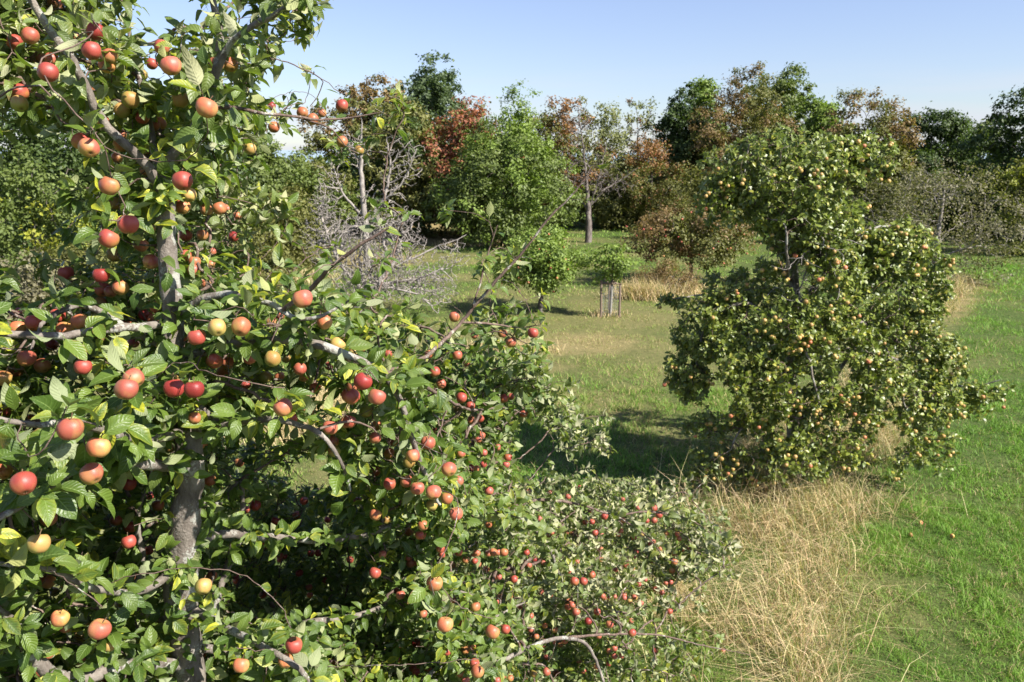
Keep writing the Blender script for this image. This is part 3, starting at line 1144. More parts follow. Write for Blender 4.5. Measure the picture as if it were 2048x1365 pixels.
def zof(py, D):
    return float(P(1024, py, D)[2])


def rpx(halfpx, D):
    return halfpx / FPX * D * 1.10


# px, top py, half width px, D, kind, label, options
BG = [
    ('deciduous_tree', 20, 70, 190, 31, 'dark', 'tall dark ash tree at the far left edge behind the apple branches', dict(n_cl=620, per=30, leaf=.13, zlo=.08, trunk_r=.22, nblob=22)),
    ('young_tree', 75, 330, 95, 25, 'mid', 'yellow-green young maple in front of the dark trees at far left', dict(n_cl=170, per=26, leaf=.11, zlo=.12, trunk_r=.06, kind2='yellow', k2frac=.42, clr=.3)),
    ('shrub', 20, 520, 150, 20.5, 'grey', 'grey-green low shrub below the yellow maple at the left edge', dict(n_cl=230, per=24, leaf=.09, zlo=.02, trunk_r=.05, clr=.3)),
    ('shrub', 190, 500, 110, 23, 'olive', 'olive shrub behind the apple trunk near the left edge', dict(n_cl=180, per=24, leaf=.10, zlo=.02, trunk_r=.05, clr=.3)),
    ('deciduous_tree', 210, 235, 120, 37, 'dark', 'dark round tree seen between the apple branches left of the trunk', dict(n_cl=380, per=26, leaf=.14, zlo=.06)),
    ('deciduous_tree', 370, 285, 110, 41, 'mid', 'green tree directly behind the thick apple trunk', dict(n_cl=330, per=26, leaf=.15, zlo=.06, kind2='olive')),
    ('deciduous_tree', 535, 272, 85, 43, 'mid', 'pointed green tree right of the apple trunk under the low clouds', dict(n_cl=330, per=26, leaf=.15, zlo=.05, top=.7)),
    ('deciduous_tree', 455, 330, 60, 36, 'blue', 'low blue-green tree just right of the apple trunk', dict(n_cl=200, per=26, leaf=.13, zlo=.04)),
    ('deciduous_tree', 630, 315, 75, 46, 'mid', 'small green tree left of the grey dead tree', dict(n_cl=240, per=26, leaf=.15, zlo=.04, kind2='olive', k2frac=.4)),
    ('deciduous_tree', 585, 385, 70, 38, 'olive', 'low olive tree behind the pile of grey brushwood', dict(n_cl=200, per=24, leaf=.13, zlo=.03, trunk_r=.1)),
    ('deciduous_tree', 752, 168, 88, 62, 'olive', 'olive-brown tall tree left of the tall blue-green tree', dict(n_cl=400, per=26, leaf=.20, zlo=.1, kind2='brown', k2frac=.5, trunk_r=.22)),
    ('deciduous_tree', 872, 128, 84, 66, 'blue', 'tallest blue-green tree rising above the red maple', dict(n_cl=520, per=28, leaf=.21, zlo=.12, top=.35, trunk_r=.25)),
    ('deciduous_tree', 820, 225, 75, 54, 'olive', 'dark olive tree between the dead tree and the red maple', dict(n_cl=360, per=26, leaf=.18, zlo=.05, kind2='dark', k2frac=.4)),
    ('deciduous_tree', 700, 300, 62, 56, 'dark', 'dark tree behind the standing dead tree', dict(n_cl=250, per=26, leaf=.18, zlo=.04)),
    ('maple_tree', 942, 212, 82, 53, 'red', 'red maple turning orange and green towards its foot', dict(n_cl=430, per=24, leaf=.17, zlo=.10, top=.6, kind2='olive', k2fn='lower')),
    ('deciduous_tree', 1115, 208, 66, 63, 'olive', 'rust-orange tree behind the green pear tree', dict(n_cl=320, per=22, leaf=.17, zlo=.10, kind2='rust', k2frac=.5)),
    ('deciduous_tree', 1065, 250, 50, 66, 'pale', 'pale thin tree between the pear tree and the rust-orange tree', dict(n_cl=160, per=18, leaf=.19, zlo=.05)),
    ('deciduous_tree', 1200, 216, 50, 64, 'pale', 'pale thinly leaved tree behind the bare orchard tree', dict(n_cl=190, per=15, leaf=.17, zlo=.08, tip=.02)),
    ('deciduous_tree', 1268, 208, 46, 65, 'pale', 'thin see-through tree with rusty top behind the red-tipped fruit tree', dict(n_cl=170, per=14, leaf=.17, zlo=.10, kind2='rust', k2frac=.45, tip=.02)),
    ('deciduous_tree', 1345, 188, 44, 63, 'dark', 'narrow dark tree left of the large brown tree', dict(n_cl=300, per=26, leaf=.20, zlo=.08, top=.4)),
    ('deciduous_tree', 1390, 170, 34, 66, 'bright', 'slender bright green tree squeezed beside the large brown tree', dict(n_cl=220, per=24, leaf=.20, zlo=.2)),
    ('deciduous_tree', 1462, 150, 80, 60, 'brown', 'large brownish tree with reddish sparse leaves in the back row', dict(n_cl=520, per=28, leaf=.14, zlo=.08, kind2='olive', k2frac=.52, top=.4, trunk_r=.22)),
    ('deciduous_tree', 1545, 150, 70, 66, 'mid', 'large round green tree right of the brown tree', dict(n_cl=430, per=26, leaf=.20, zlo=.1, top=.35)),
    ('deciduous_tree', 1612, 205, 50, 62, 'bright', 'light green tree left of the gap in the back row', dict(n_cl=280, per=26, leaf=.19, zlo=.1)),
    ('deciduous_tree', 1660, 265, 45, 55, 'olive', 'low olive tree behind the top of the big fruit tree', dict(n_cl=230, per=24, leaf=.17, zlo=.05)),
    ('deciduous_tree', 1708, 192, 62, 56, 'olive', 'ragged rusty-brown tree with separate leaf tufts', dict(n_cl=260, per=30, leaf=.15, zlo=.12, nblob=13, kind2='brown', k2frac=.55, clr=.5, top=.2, tip=.02)),
    ('deciduous_tree', 1740, 300, 50, 47, 'olive', 'olive tree right behind the top of the big fruit tree', dict(n_cl=260, per=24, leaf=.15, zlo=.04)),
    ('deciduous_tree', 1828, 233, 60, 59, 'dark', 'dark green tree left of the brighter one near the right edge', dict(n_cl=360, per=28, leaf=.19, zlo=.04, top=.3)),
    ('deciduous_tree', 1915, 250, 52, 61, 'mid', 'mid-green tree between the two darkest trees at the right', dict(n_cl=300, per=26, leaf=.19, zlo=.04)),
    ('deciduous_tree', 2085, 150, 130, 50, 'dark', 'tall dark tree cut by the right edge of the picture', dict(n_cl=600, per=30, leaf=.18, zlo=.04, trunk_r=.25, nblob=22)),
    ('shrub', 2042, 325, 50, 43, 'yellow', 'yellowish bush at the foot of the tall dark tree on the right edge', dict(n_cl=170, per=24, leaf=.14, zlo=.03, kind2='olive', k2frac=.55, trunk_r=.06)),
    ('shrub', 1405, 345, 46, 50, 'olive', 'olive small tree just left of the big fruit tree at the back', dict(n_cl=170, per=22, leaf=.15, zlo=.06, trunk_r=.07)),
    ('shrub', 1215, 345, 55, 60, 'olive', 'olive hedge bush behind the bare orchard tree', dict(n_cl=190, per=24, leaf=.17, zlo=.02, trunk_r=.06)),
    ('shrub', 1310, 350, 50, 63, 'olive', 'low hedge bush at the back right of the red-tipped fruit tree', dict(n_cl=170, per=24, leaf=.17, zlo=.02, trunk_r=.06)),
    ('shrub', 1500, 330, 75, 58, 'mid', 'green hedge under the large brown tree', dict(n_cl=260, per=26, leaf=.17, zlo=.02, trunk_r=.06)),
    ('shrub', 1940, 330, 80, 56, 'dark', 'dark hedge below the mid-green tree at the right', dict(n_cl=260, per=26, leaf=.17, zlo=.02, trunk_r=.06)),
    ('shrub', 515, 440, 60, 30, 'olive', 'low scrubby bush at the end of the pale brushwood', dict(n_cl=150, per=22, leaf=.10, zlo=.02, trunk_r=.04, clr=.3)),
]
lower = lambda q: 0.22 + 0.78 * smooth(-q[:, 2] + 0.12 * np.sin(q[:, 0] * 5), -0.66, -0.42)
for i, (nm, px, ty, hw, D, kd, lb, op) in enumerate(BG):
    op = dict(op)
    if op.get('k2fn') == 'lower':
        op['k2fn'] = lower
    op.setdefault('trunk_r', 0.16)
    crown_tree(nm, lb, 'shrub' if nm == 'shrub' else 'tree', at(px, D), zof(ty, D) * 1.02, rpx(hw * 1.08, D), kd, 100 + i, group='trees around the meadow' if nm == 'deciduous_tree' else None, **op)

# the green pear tree in the middle
D = G(960, 492)[1]
crown_tree('pear_tree', 'large green pear tree in the middle of the meadow, in front of the red maple', 'tree', at(1012, D), zof(262, D), rpx(118, D), 'mid', 300,
           zlo=.10, n_cl=640, per=26, leaf=.14, trunk_r=.22, kind2='bright', k2frac=.45, top=.8, nblob=24,
           blobs=None, spiky=0.7)
crown_tree('pear_tree', 'slim taller pear tree with a pointed top beside the large pear tree', 'tree', at(1035, D + 2), zof(192, D + 2), rpx(44, D + 2), 'bright', 301,
           zlo=.25, n_cl=190, per=18, leaf=.14, trunk_r=.12, top=.9, clr=.35, spiky=0.5)


# the far wood closing the gaps behind the trees
def far_wood():
    rng = np.random.default_rng(44)
    n = 26000
    x = rng.uniform(-62, 66, n)
    y = 76 + rng.uniform(0, 5, n)
    hmax = 3.6 + 2.6 * fnoise(np.stack([x, x * 0], -1), 0.16, 71)
    z = hmax * rng.uniform(0.02, 1, n) ** 0.7
    pos = np.stack([x, y, z], -1)
    t = fnoise(pos, 0.35, 72)
    C = np.array([0.03, 0.065, 0.02]) * (1 - t[:, None]) + np.array([0.10, 0.14, 0.04]) * t[:, None]
    nrm = np.array([0.1, -0.5, 0.7]) + rng.normal(0, 0.4, (n, 3))
    ax = norm(np.cross(nrm, rng.normal(0, 1, (n, 3))))
    V, F, U, CC = leaves(pos, ax, nrm, 0.45, 0.34, 2, rng, cols=C)
    o = obj('distant_wood', make_mesh('distant_wood', V, [F], M_FOL, cols=CC))
    o['kind'] = 'stuff'


far_wood()


# ------------------------------------------------------------------ small orchard trees with fruit
def fruit_tree(label, px, py, crown_top, halfw, kind, kind2, fk, nfruit, seed, zlo, fruit_d=0.075, group='small fruit trees in the meadow', name='fruit_tree', **op):
    g = G(px, py)
    D = g[1]
    root, s, cl, base = crown_tree(name, label, 'tree', (g[0], D), zof(crown_top, D), rpx(halfw, D), kind, seed, zlo=zlo, kind2=kind2, group=group, **op)
    rng = np.random.default_rng(seed + 1)
    if nfruit:
        fr = cl[cl[:, 1] < np.median(cl[:, 1]) + 0.3]
        c = fr[rng.permutation(len(fr))[:nfruit]] + rng.normal(0, 0.12, (min(nfruit, len(fr)), 3)) + np.array([0, -0.15, -0.05])
        put_apples(root, base, c, np.full(len(c), fruit_d) * rng.uniform(0.85, 1.15, len(c)), [fk[int(rng.integers(len(fk)))] for _ in c], rng, 100, False)
    return root


fruit_tree('small round apple tree with yellow-green leaves left of the staked sapling', 1080, 625, 462, 74, 'bright', 'mid', 'oc', 45, 310, .34, .07, n_cl=260, per=22, leaf=.085, trunk_r=.085, clr=.28)
fruit_tree('small tree full of orange-red fruit right of the staked sapling', 1381, 570, 408, 104, 'olive', 'brown', 'ccor', 95, 311, .36, .075, n_cl=360, per=26, leaf=.09, trunk_r=.085, clr=.3, k2frac=.45)
fruit_tree('fruit tree with red leaf tips and a dark trunk behind the orange-fruited tree', 1296, 462, 285, 62, 'olive', 'rust', 'co', 25, 312, .14, .09, n_cl=300, per=20, leaf=.12, trunk_r=.15, k2fn=lambda q: smooth(q[:, 2], 0.62, 0.9) * 0.8 + 0.12, clr=.4)
fruit_tree('thin half-bare fruit tree between the red-tipped tree and the big fruit tree', 1392, 450, 330, 40, 'grey', 'rust', 'co', 10, 313, .2, .08, n_cl=110, per=8, leaf=.11, trunk_r=.09, clr=.4, tip=.02, ntwig=110)
fruit_tree('broad grey half-dead apple tree with sparse dull leaves at the right', 1862, 560, 335, 150, 'grey', 'olive', 'r', 0, 314, .05, n_cl=640, per=9, leaf=.085, trunk_r=.14, clr=.35, ntwig=420, tip=.006, k2frac=.4, bark=M_DEAD, name='old_apple_tree', group=None)
fruit_tree('brown dry bush standing in the long straw below the orange-fruited tree', 1330, 590, 515, 46, 'brown', 'olive', 'r', 0, 315, .02, n_cl=120, per=26, leaf=.05, trunk_r=.02, clr=.22, name='shrub', group=None)


# ------------------------------------------------------------------ bare and dead wood
def bare_tree(name, label, base, trunk_pts, trunk_r, blobs, n, seed, tip, mat, k=5, step=0.18, lenpen=0.2, lat=0.0, limbs=()):
    rng = np.random.default_rng(seed)
    base = np.asarray(base, float)
    root = thing(name, label, 'tree', Vector(base))
    s = Skel()
    s.limb([base + q for q in trunk_pts], trunk_r, 0, -1, step=0.25, wob=0.02, rng=rng)
    for pts, rr in limbs:
        s.limb([base + np.asarray(q, float) for q in pts], rr, 0, step=0.2, wob=0.02, rng=rng)
    T = []
    tot = sum(b[6] for b in blobs)
    for b in blobs:
        m = int(n * b[6] / tot)
        d = norm(rng.normal(0, 1, (m, 3)))
        T.append(base + np.array(b[:3]) + d * np.array(b[3:6]) * rng.uniform(0.3, 1.0, (m, 1)))
    T = np.concatenate(T)
    T[:, 2] = np.maximum(T[:, 2], 0.1)
    s.grow(T, rng, step=step, bend=0.3, lenpen=lenpen, wob=0.18)
    s.finish(tip, 0.42)
    V, F = s.tubes(s.TAG == 0, 9, 0.15, base)
    obj('trunk', make_mesh('trunk', V, F, mat), root)
    V, F = s.tubes(s.TAG == 1, k, 0, base)
    obj('branches', make_mesh('branches', V, F, mat), root)
    return root


g = G(1176, 486)
D = g[1]
hz = zof(178, D)
bare_tree('bare_tree', 'leafless orchard tree with a dark trunk right of the pear tree', (g[0], D, 0), [(0, 0, -0.1), (0.02, 0, 1.2), (-0.02, 0, 2.2), (-0.2, 0.1, 4), (-0.5, 0, 6.2), (-0.8, 0, hz - 0.8)],
          [0.24, 0.19, 0.15, 0.07, 0.04, 0.015], [(-0.4, 0, 4.6, 2.1, 1.8, 1.8, 5), (-0.7, 0, 7.0, 1.2, 1.2, 1.6, 3), (1.3, 0, 3.6, 1.8, 1.4, 1.0, 3), (-1.4, 0, 3.6, 1.0, 1.2, 1.0, 2)], 760, 400, 0.013,
          bark_mat('dark_bare_bark', (0.07, 0.055, 0.05), (0.19, 0.16, 0.14), (0.27, 0.25, 0.22), 8, 0.42),
          limbs=[([(-0.1, 0, 2.0), (0.9, 0, 3.2), (2.1, 0.2, 3.9), (3.0, 0.2, 4.6)], [0.07, 0.05, 0.03, 0.012]), ([(0, 0, 2.1), (0.6, 0, 4.0), (1.0, 0.2, 6.0)], [0.06, 0.045, 0.02]), ([(0, 0, 2.0), (-1.0, 0.3, 3.3), (-1.5, 0.2, 5.0)], [0.06, 0.045, 0.02])])
D = 38.0
bx_, _ = at(735, D)
k_ = D / FPX
bare_tree('dead_tree', 'grey standing dead tree with upright bare limbs left of the meadow', (bx_, D, 0), [(0.1, 0, -0.1), (0.05, 0, 1.5), (0, 0, 3.2), (-0.05, 0, 5.0), (0.1, 0, zof(240, D))],
          [0.18, 0.15, 0.13, 0.09, 0.02], [(-0.3, 0, 5.6, 1.0, 0.9, 1.1, 3), (1.9, 0, 5.0, 1.3, 1.0, 1.4, 4), (-1.5, 0, 4.0, 0.9, 1.0, 1.2, 3), (0.9, 0, 3.4, 1.6, 1.0, 1.0, 3)], 420, 401, 0.016, M_DEAD, lenpen=0.35,
          limbs=[([(0.1, 0, 2.2), (0.9, 0, 3.1), (1.3, 0.1, 4.6), (1.15, 0.1, 6.0)], [0.11, 0.08, 0.05, 0.02]), ([(0, 0, 2.4), (-0.9, 0, 3.4), (-1.4, 0, 4.9)], [0.08, 0.05, 0.02]),
                 ([(0.9, 0, 3.0), (2.0, 0, 4.2), (2.5, 0, 5.4)], [0.06, 0.04, 0.015])])
g = G(760, 640)
D = g[1] + 1.2
bx_, _ = at(745, D)
bare_tree('dead_tree', 'collapsed dead tree lying as a big heap of grey twigs', (bx_, D, 0), [(-0.6, 0, -0.05), (-0.3, 0, 0.5), (0.2, 0, 1.0), (0.6, 0, 1.5), (0.9, 0.2, 1.8)],
          [0.17, 0.15, 0.12, 0.09, 0.04], [(0.3, 0, 1.25, 1.9, 1.4, 1.0, 9), (-1.3, 0.5, 2.4, 1.2, 1.2, 1.1, 5), (0.4, 0.5, 2.3, 1.5, 1.2, 0.9, 5), (1.9, 0, 0.9, 1.1, 1.0, 0.8, 3), (0.6, .3, 3.1, 1.2, 1.0, .5, 2), (-1.5, 0, 3.6, 0.5, 0.6, 0.7, 1.3), (2.6, 0.3, 1.9, 0.7, 0.6, 0.6, 0.7)],
          6500, 402, 0.0082, M_DEAD, k=4, step=0.11, lenpen=0.10,
          limbs=[([(0.0, 0, 1.0), (1.4, 0.1, 1.1), (2.6, 0.2, 1.5)], [0.06, 0.045, 0.015]), ([(-0.2, 0, 0.6), (-1.2, 0.2, 1.9), (-1.6, 0.3, 3.2), (-1.45, 0.3, 4.1)], [0.07, 0.055, 0.035, 0.012]),
                 ([(0.3, -0.3, 1.0), (1.6, -0.6, 0.7), (2.2, -0.6, 0.1)], [0.05, 0.03, 0.012]), ([(0.4, 0.1, 1.3), (1.8, 0.5, 2.0), (3.1, 0.7, 2.5)], [0.04, 0.03, 0.01])])


# ------------------------------------------------------------------ sapling with its guard
def box_arrays(c, sx, sy, sz, taper=1.0):
    x, y, z = c
    V = []
    for zz, k in ((z, 1.0), (z + sz, taper)):
        for a, b in ((-1, -1), (1, -1), (1, 1), (-1, 1)):
            V.append((x + a * sx / 2 * k, y + b * sy / 2 * k, zz))
    return np.array(V), np.array([[0, 3, 2, 1], [4, 5, 6, 7], [0, 1, 5, 4], [1, 2, 6, 5], [2, 3, 7, 6], [3, 0, 4, 7]])


def post_arrays(x, y, h, r, seed, k=10):
    """a slightly crooked round wooden post with a chamfered top"""
    rng = np.random.default_rng(seed)
    V, F = [], []
    lx, ly = rng.normal(0, 0.015, 2)
    prof = [(0.0, 1.0), (0.3 * h, 1.0), (0.7 * h, 0.97), (h - 0.02, 0.95), (h, 0.75)]
    for z, s in prof:
        for j in range(k):
            a = j / k * 2 * PI
            V.append((x + lx * z + r * s * math.cos(a) * (1 + 0.05 * math.sin(3 * a + seed)), y + ly * z + r * s * math.sin(a), z - 0.05 if z == 0 else z))
    for i in range(len(prof) - 1):
        for j in range(k):
            F.append([i * k + j, i * k + (j + 1) % k, (i + 1) * k + (j + 1) % k, (i + 1) * k + j])
    top = [(len(prof) - 1) * k + j for j in range(k)]
    return np.array(V), [np.array(F), np.array([top])]


g = G(1217, 634)
sx_, sy_ = g[0], g[1]
root, s, cl, base = crown_tree('sapling', 'young sapling with fresh green leaves growing inside a guard of stakes', 'tree', (sx_ + 0.05, sy_), zof(493, sy_), rpx(29, sy_), 'bright', 320, zlo=.54, n_cl=46, per=11, leaf=.10, trunk_r=.032,
                               nblob=10, clr=.20, ntwig=40, tip=.005, kind2='yellow', k2frac=.35)
wr = post_arrays(0, 0, 1.1, 0.045, 3)
obj('trunk_wrap', make_mesh('trunk_wrap', wr[0], wr[1], M_PALE), root)
gd = thing('tree_guard', 'guard of dark wooden stakes with wire mesh around the sapling', 'tree guard', Vector((sx_, sy_, 0)))
SP = [(-0.26, -0.12), (0.34, -0.10), (0.05, 0.36), (-0.13, -0.30)]
for i, (a, b) in enumerate(SP[:3]):
    V, F = post_arrays(a, b, 1.22 - 0.04 * i, 0.038, 10 + i)
    obj('stake', make_mesh('stake', V, F, M_STAKE), gd)
for (a, b), (c, d) in ((SP[0], SP[1]), (SP[1], SP[2]), (SP[2], SP[0])):
    L_ = math.hypot(c - a, d - b)
    V, F = box_arrays((0, 0, 0), L_ + 0.06, 0.025, 0.07)
    o = obj('crossbar', make_mesh('crossbar', V, [F], M_STAKE, smooth_shade=False), gd)
    o.location = ((a + c) / 2, (b + d) / 2, 1.08)
    o.rotation_euler = (0, 0, math.atan2(d - b, c - a))
Vs, Fs = [], []
off = 0
ring = np.array(SP[:3] + [SP[0]])
cum = np.concatenate([[0], np.cumsum(np.linalg.norm(np.diff(ring, axis=0), axis=1))])
for zz in np.arange(0.08, 1.06, 0.10):
    for (a, b), (c, d) in zip(SP[:3], SP[1:3] + [SP[0]]):
        u = np.array([a, b, zz]); v = np.array([c, d, zz])
        w1 = np.array([0, 0, 0.003])
        Vs.append(np.array([u - w1, v - w1, v + w1, u + w1])); Fs.append(np.array([[0, 1, 2, 3]]) + off); off += 4
for s_ in np.arange(0, cum[-1], 0.08):
    x = np.interp(s_, cum, ring[:, 0]); y = np.interp(s_, cum, ring[:, 1])
    w1 = np.array([0.003, 0.001, 0])
    Vs.append(np.array([[x, y, 0.03] - w1, [x, y, 0.03] + w1, [x, y, 1.03] + w1, [x, y, 1.03] - w1])); Fs.append(np.array([[0, 1, 2, 3]]) + off); off += 4
obj('wire_mesh', make_mesh('wire_mesh', np.concatenate(Vs), Fs, M_WIRE, smooth_shade=False), gd)
g = G(1257, 416)
V, F = post_arrays(0, 0, 1.3, 0.05, 5)
o = obj('post', make_mesh('post', V, F, M_PALE), loc=(g[0], g[1], 0))
o['label'] = 'small pale post at the far edge of the green meadow'
o['category'] = 'post'


# ================================================================== THE BIG FRUIT TREE ON THE RIGHT
def big_tree():
    rng = np.random.default_rng(77)
    D0 = G(1600, 962)[1]
    base = np.array([P(1600, 900, D0)[0], D0, 0.0])
    root = thing('apple_tree', 'big drooping apple tree with small yellow apples standing right of the meadow shadow', 'apple tree', Vector(base))
    s = Skel()

    def L(pts, rads, tag):
        return s.limb([P(*q) for q in pts], rads, tag, step=0.09, wob=0.006, rng=rng)
    s.limb([base - [0, 0, .1], base + [0, 0, .25], P(1590, 850, D0), P(1580, 740, D0 + .05), P(1590, 640, D0 + .1), P(1585, 540, D0 + .1), P(1575, 450, D0)],
           [.17, .14, .125, .11, .095, .075, .055], 0, -1, step=.12, wob=.008, rng=rng)
    limbs = [
        ([(1585, 640, D0), (1640, 560, D0 - .3), (1720, 470, D0 - .3), (1790, 455, D0 - .1), (1850, 500, D0 - .1)], [.06, .045, .03, .02, .010]),
        ([(1580, 560, D0), (1560, 450, D0 - .2), (1600, 360, D0 - .3), (1660, 310, D0 - .3), (1730, 290, D0 - .3)], [.06, .05, .035, .025, .010]),
        ([(1575, 520, D0), (1530, 430, D0 - .4), (1490, 360, D0 - .5), (1500, 290, D0 - .4)], [.05, .04, .025, .010]),
        ([(1585, 680, D0), (1500, 610, D0 - .5), (1420, 640, D0 - .5), (1390, 740, D0 - .5)], [.05, .04, .025, .010]),
        ([(1590, 700, D0), (1520, 590, D0 + .8), (1420, 590, D0 + .7), (1330, 600, D0 + .4)], [.05, .04, .025, .008]),
        ([(1590, 690, D0 - .1), (1560, 640, D0 - .8), (1610, 700, D0 - 1.15), (1632, 780, D0 - 1.2), (1640, 830, D0 - 1.2)], [.03, .026, .022, .017, .008]),
        ([(1590, 720, D0), (1690, 640, D0 - .6), (1760, 680, D0 - .6), (1800, 780, D0 - .6), (1830, 870, D0 - .6)], [.05, .04, .028, .018, .008]),
        ([(1590, 740, D0), (1700, 700, D0 + .7), (1850, 740, D0 + .6), (1930, 775, D0 + .3), (2000, 760, D0 + .1)], [.055, .045, .035, .022, .008]),
        ([(1590, 780, D0), (1640, 780, D0 + .1), (1680, 740, D0 + .2), (1740, 650, D0 + .3), (1830, 600, D0 + .2), (1880, 690, D0 + .1)], [.05, .045, .04, .035, .022, .010]),
        ([(1590, 640, D0 + .1), (1640, 560, D0 + 1.0), (1700, 520, D0 + 1.5), (1760, 600, D0 + 1.6)], [.05, .04, .03, .012]),
        ([(1590, 820, D0), (1500, 840, D0 - .7), (1460, 900, D0 - .9)], [.03, .022, .010]),
        ([(1580, 620, D0 - .1), (1575, 520, D0 - .9), (1570, 450, D0 - 1.0), (1545, 440, D0 - 1.1)], [.03, .022, .016, .008]),
    ]
    for i, (p_, r_) in enumerate(limbs):
        L(p_, [x * 0.8 for x in r_], 2 + i)
    # crown blobs: px, py, rx, ry, depth offset, weight
    BL = [(1560, 520, 42, 42, -.6, 3.2), (1600, 470, 70, 45, -.5, 4), (1640, 500, 55, 45, -.6, 3.5), (1560, 430, 60, 36, -.6, 3), (1660, 560, 60, 60, -.8, 4), (1590, 640, 70, 60, -1.0, 4.5), (1680, 680, 70, 60, -.9, 4.5), (1470, 700, 60, 60, -.8, 4), (1500, 810, 50, 40, -.9, 2.5), (1660, 800, 45, 50, -1.0, 3), (1880, 740, 50, 60, -.1, 3), (1500, 345, 95, 60, -.2, 8), (1450, 395, 50, 55, -.4, 4.5), (1735, 315, 55, 45, -.3, 3.5), (1590, 340, 120, 60, -.7, 7), (1620, 440, 95, 50, -.7, 5), (1560, 440, 50, 30, -.6, 2), (1560, 285, 60, 28, -.2, 2.4), (1640, 310, 75, 36, -.2, 5), (1715, 300, 40, 28, -.2, 2), (1600, 390, 95, 45, 0, 5), (1660, 430, 70, 45, 0, 4),
          (1700, 500, 90, 60, -.2, 7), (1790, 500, 70, 55, -.3, 6), (1860, 560, 36, 70, -.2, 3.5), (1740, 600, 105, 75, -.4, 10), (1830, 680, 75, 85, -.2, 8), (1480, 580, 85, 42, -.2, 5), (1530, 640, 115, 60, -.6, 10),
          (1420, 650, 70, 65, -.4, 7), (1390, 740, 55, 65, -.5, 5.5), (1500, 740, 70, 60, -1.0, 6), (1600, 760, 90, 80, -1.0, 8), (1430, 850, 60, 30, -.5, 2.4), (1560, 860, 70, 50, -.9, 5), (1720, 740, 60, 60, -.6, 3), (1760, 800, 70, 80, -.8, 6),
          (1840, 810, 80, 60, -.4, 6), (1920, 800, 60, 42, 0, 3), (1975, 775, 42, 26, .1, 1.2), (1480, 930, 60, 45, -.8, 4), (1590, 930, 70, 35, -1.0, 3.6), (1680, 890, 55, 50, -.9, 3.2), (1860, 900, 70, 42, -.5, 2.5),
          (1790, 940, 50, 25, -.8, 1.0), (1400, 930, 26, 40, -.7, 1.2), (1340, 603, 30, 12, .5, .7), (1760, 520, 100, 80, 1.1, 4), (1560, 600, 120, 80, 1.2, 4), (1720, 700, 130, 90, 1.3, 4), (1560, 370, 90, 60, .9, 3), (1660, 340, 40, 40, -.6, 1.5)]
    GAP = [(1440, 800, 30, 28), (1600, 556, 26, 26), (1690, 748, 16, 30), (1778, 870, 20, 36), (1500, 885, 22, 14), (1420, 505, 70, 28), (1775, 385, 60, 30), (1520, 505, 30, 14), (1360, 520, 60, 60)]
    BL = [(b[0], b[1], b[2] * 1.12, b[3] * 1.12, b[4], b[5] * (1.35 if (b[0] > 1690 and 450 < b[1] < 850) or (b[0] < 1490 and 560 < b[1] < 800) else 1.0)) for b in BL]
    W = np.array([b[5] for b in BL], float); W /= W.sum()
    n = 8400
    bi = rng.choice(len(BL), n, p=W)
    Bc = np.array([P(b[0], b[1], D0 + b[4]) for b in BL])
    Br = np.array([(b[2] / FPX * D0, max(b[2], b[3]) / FPX * D0 * 0.75, b[3] / FPX * D0) for b in BL])
    d = norm(rng.normal(0, 1, (n, 3)))
    T = Bc[bi] + d * Br[bi] * (rng.uniform(0.15, 1.0, (n, 1)) ** 0.5)
    px, py = proj(T)
    ok = np.ones(n, bool)
    for cx, cy, rx, ry in GAP:
        ok &= ((px - cx) / rx) ** 2 + ((py - cy) / ry) ** 2 > 1
    ok &= T[:, 2] > 0.25
    ok &= fnoise(T, 1.9, 88) > 0.375
    T = T[ok]; bi = bi[ok]
    tips, dirs = s.grow(T, rng, step=0.07, bend=0.3, lenpen=0.10, sag=0.05)
    # a dead branch hanging in the gap
    sd = Skel()
    sd.limb([P(1600, 440, D0 - .3), P(1612, 470, D0 - .5), P(1618, 520, D0 - .6), P(1600, 580, D0 - .65), P(1596, 620, D0 - .65)], [.022, .02, .015, .010, .005], 0, -1, step=.06, wob=.006, rng=rng)
    m = 170
    sd.grow(P(rng.normal(1612, 40, m), rng.normal(530, 36, m), D0 + rng.normal(-0.6, .3, m)), rng, step=0.06, bend=0.3, lenpen=0.1)
    sd.finish(0.0034, 0.42)
    s.finish(0.0034, 0.42)
    V, F = s.tubes(s.TAG == 0, 12, 0.16, base)
    obj('trunk', make_mesh('trunk', V, F, M_BARK), root)
    for i in range(len(limbs)):
        V, F = s.tubes(s.TAG == 2 + i, 8, 0.1, base)
        obj('limb', make_mesh('limb', V, F, M_BARK), root)
    V, F = s.tubes(s.TAG == 1, 4, 0, base)
    obj('twigs', make_mesh('twigs', V, F, M_TWIG), root)
    V, F = sd.tubes(sd.TAG >= 0, 5, 0, base)
    obj('dead_branch', make_mesh('dead_branch', V, F, M_DEAD), root)
    # leaves
    ne = rng.poisson(9.0, len(T))
    pos, ax, nr, ci = rosettes(T, dirs, ne, rng, spread=(25, 100), upw=0.55)
    nr = norm(nr + norm(T - Bc[bi])[ci] * 0.6)
    # leaves along the twigs
    thin = np.nonzero((s.TAG == 1) & (s.R < 0.006))[0]
    thin = thin[rng.uniform(0, 1, len(thin)) < 0.30]
    thin = thin[((s.P[thin] - base)[:, 2] > 0.3)]
    p2, a2, n2, _ = rosettes(s.P[thin], s.T[thin], np.full(len(thin), 2), rng, spread=(50, 95))
    pos = np.concatenate([pos, p2]); ax = np.concatenate([ax, a2]); nr = np.concatenate([nr, n2])
    nl = len(pos)
    k1, k2 = np.array([0.055, 0.090, 0.014]), np.array([0.240, 0.280, 0.048])
    tn = np.clip(fnoise(pos, 1.3, 12) * 0.7 + rng.uniform(-0.1, 0.45, nl), 0, 1)[:, None]
    C = k1 * (1 - tn) + k2 * tn
    yl = rng.uniform(0, 1, nl) < 0.16
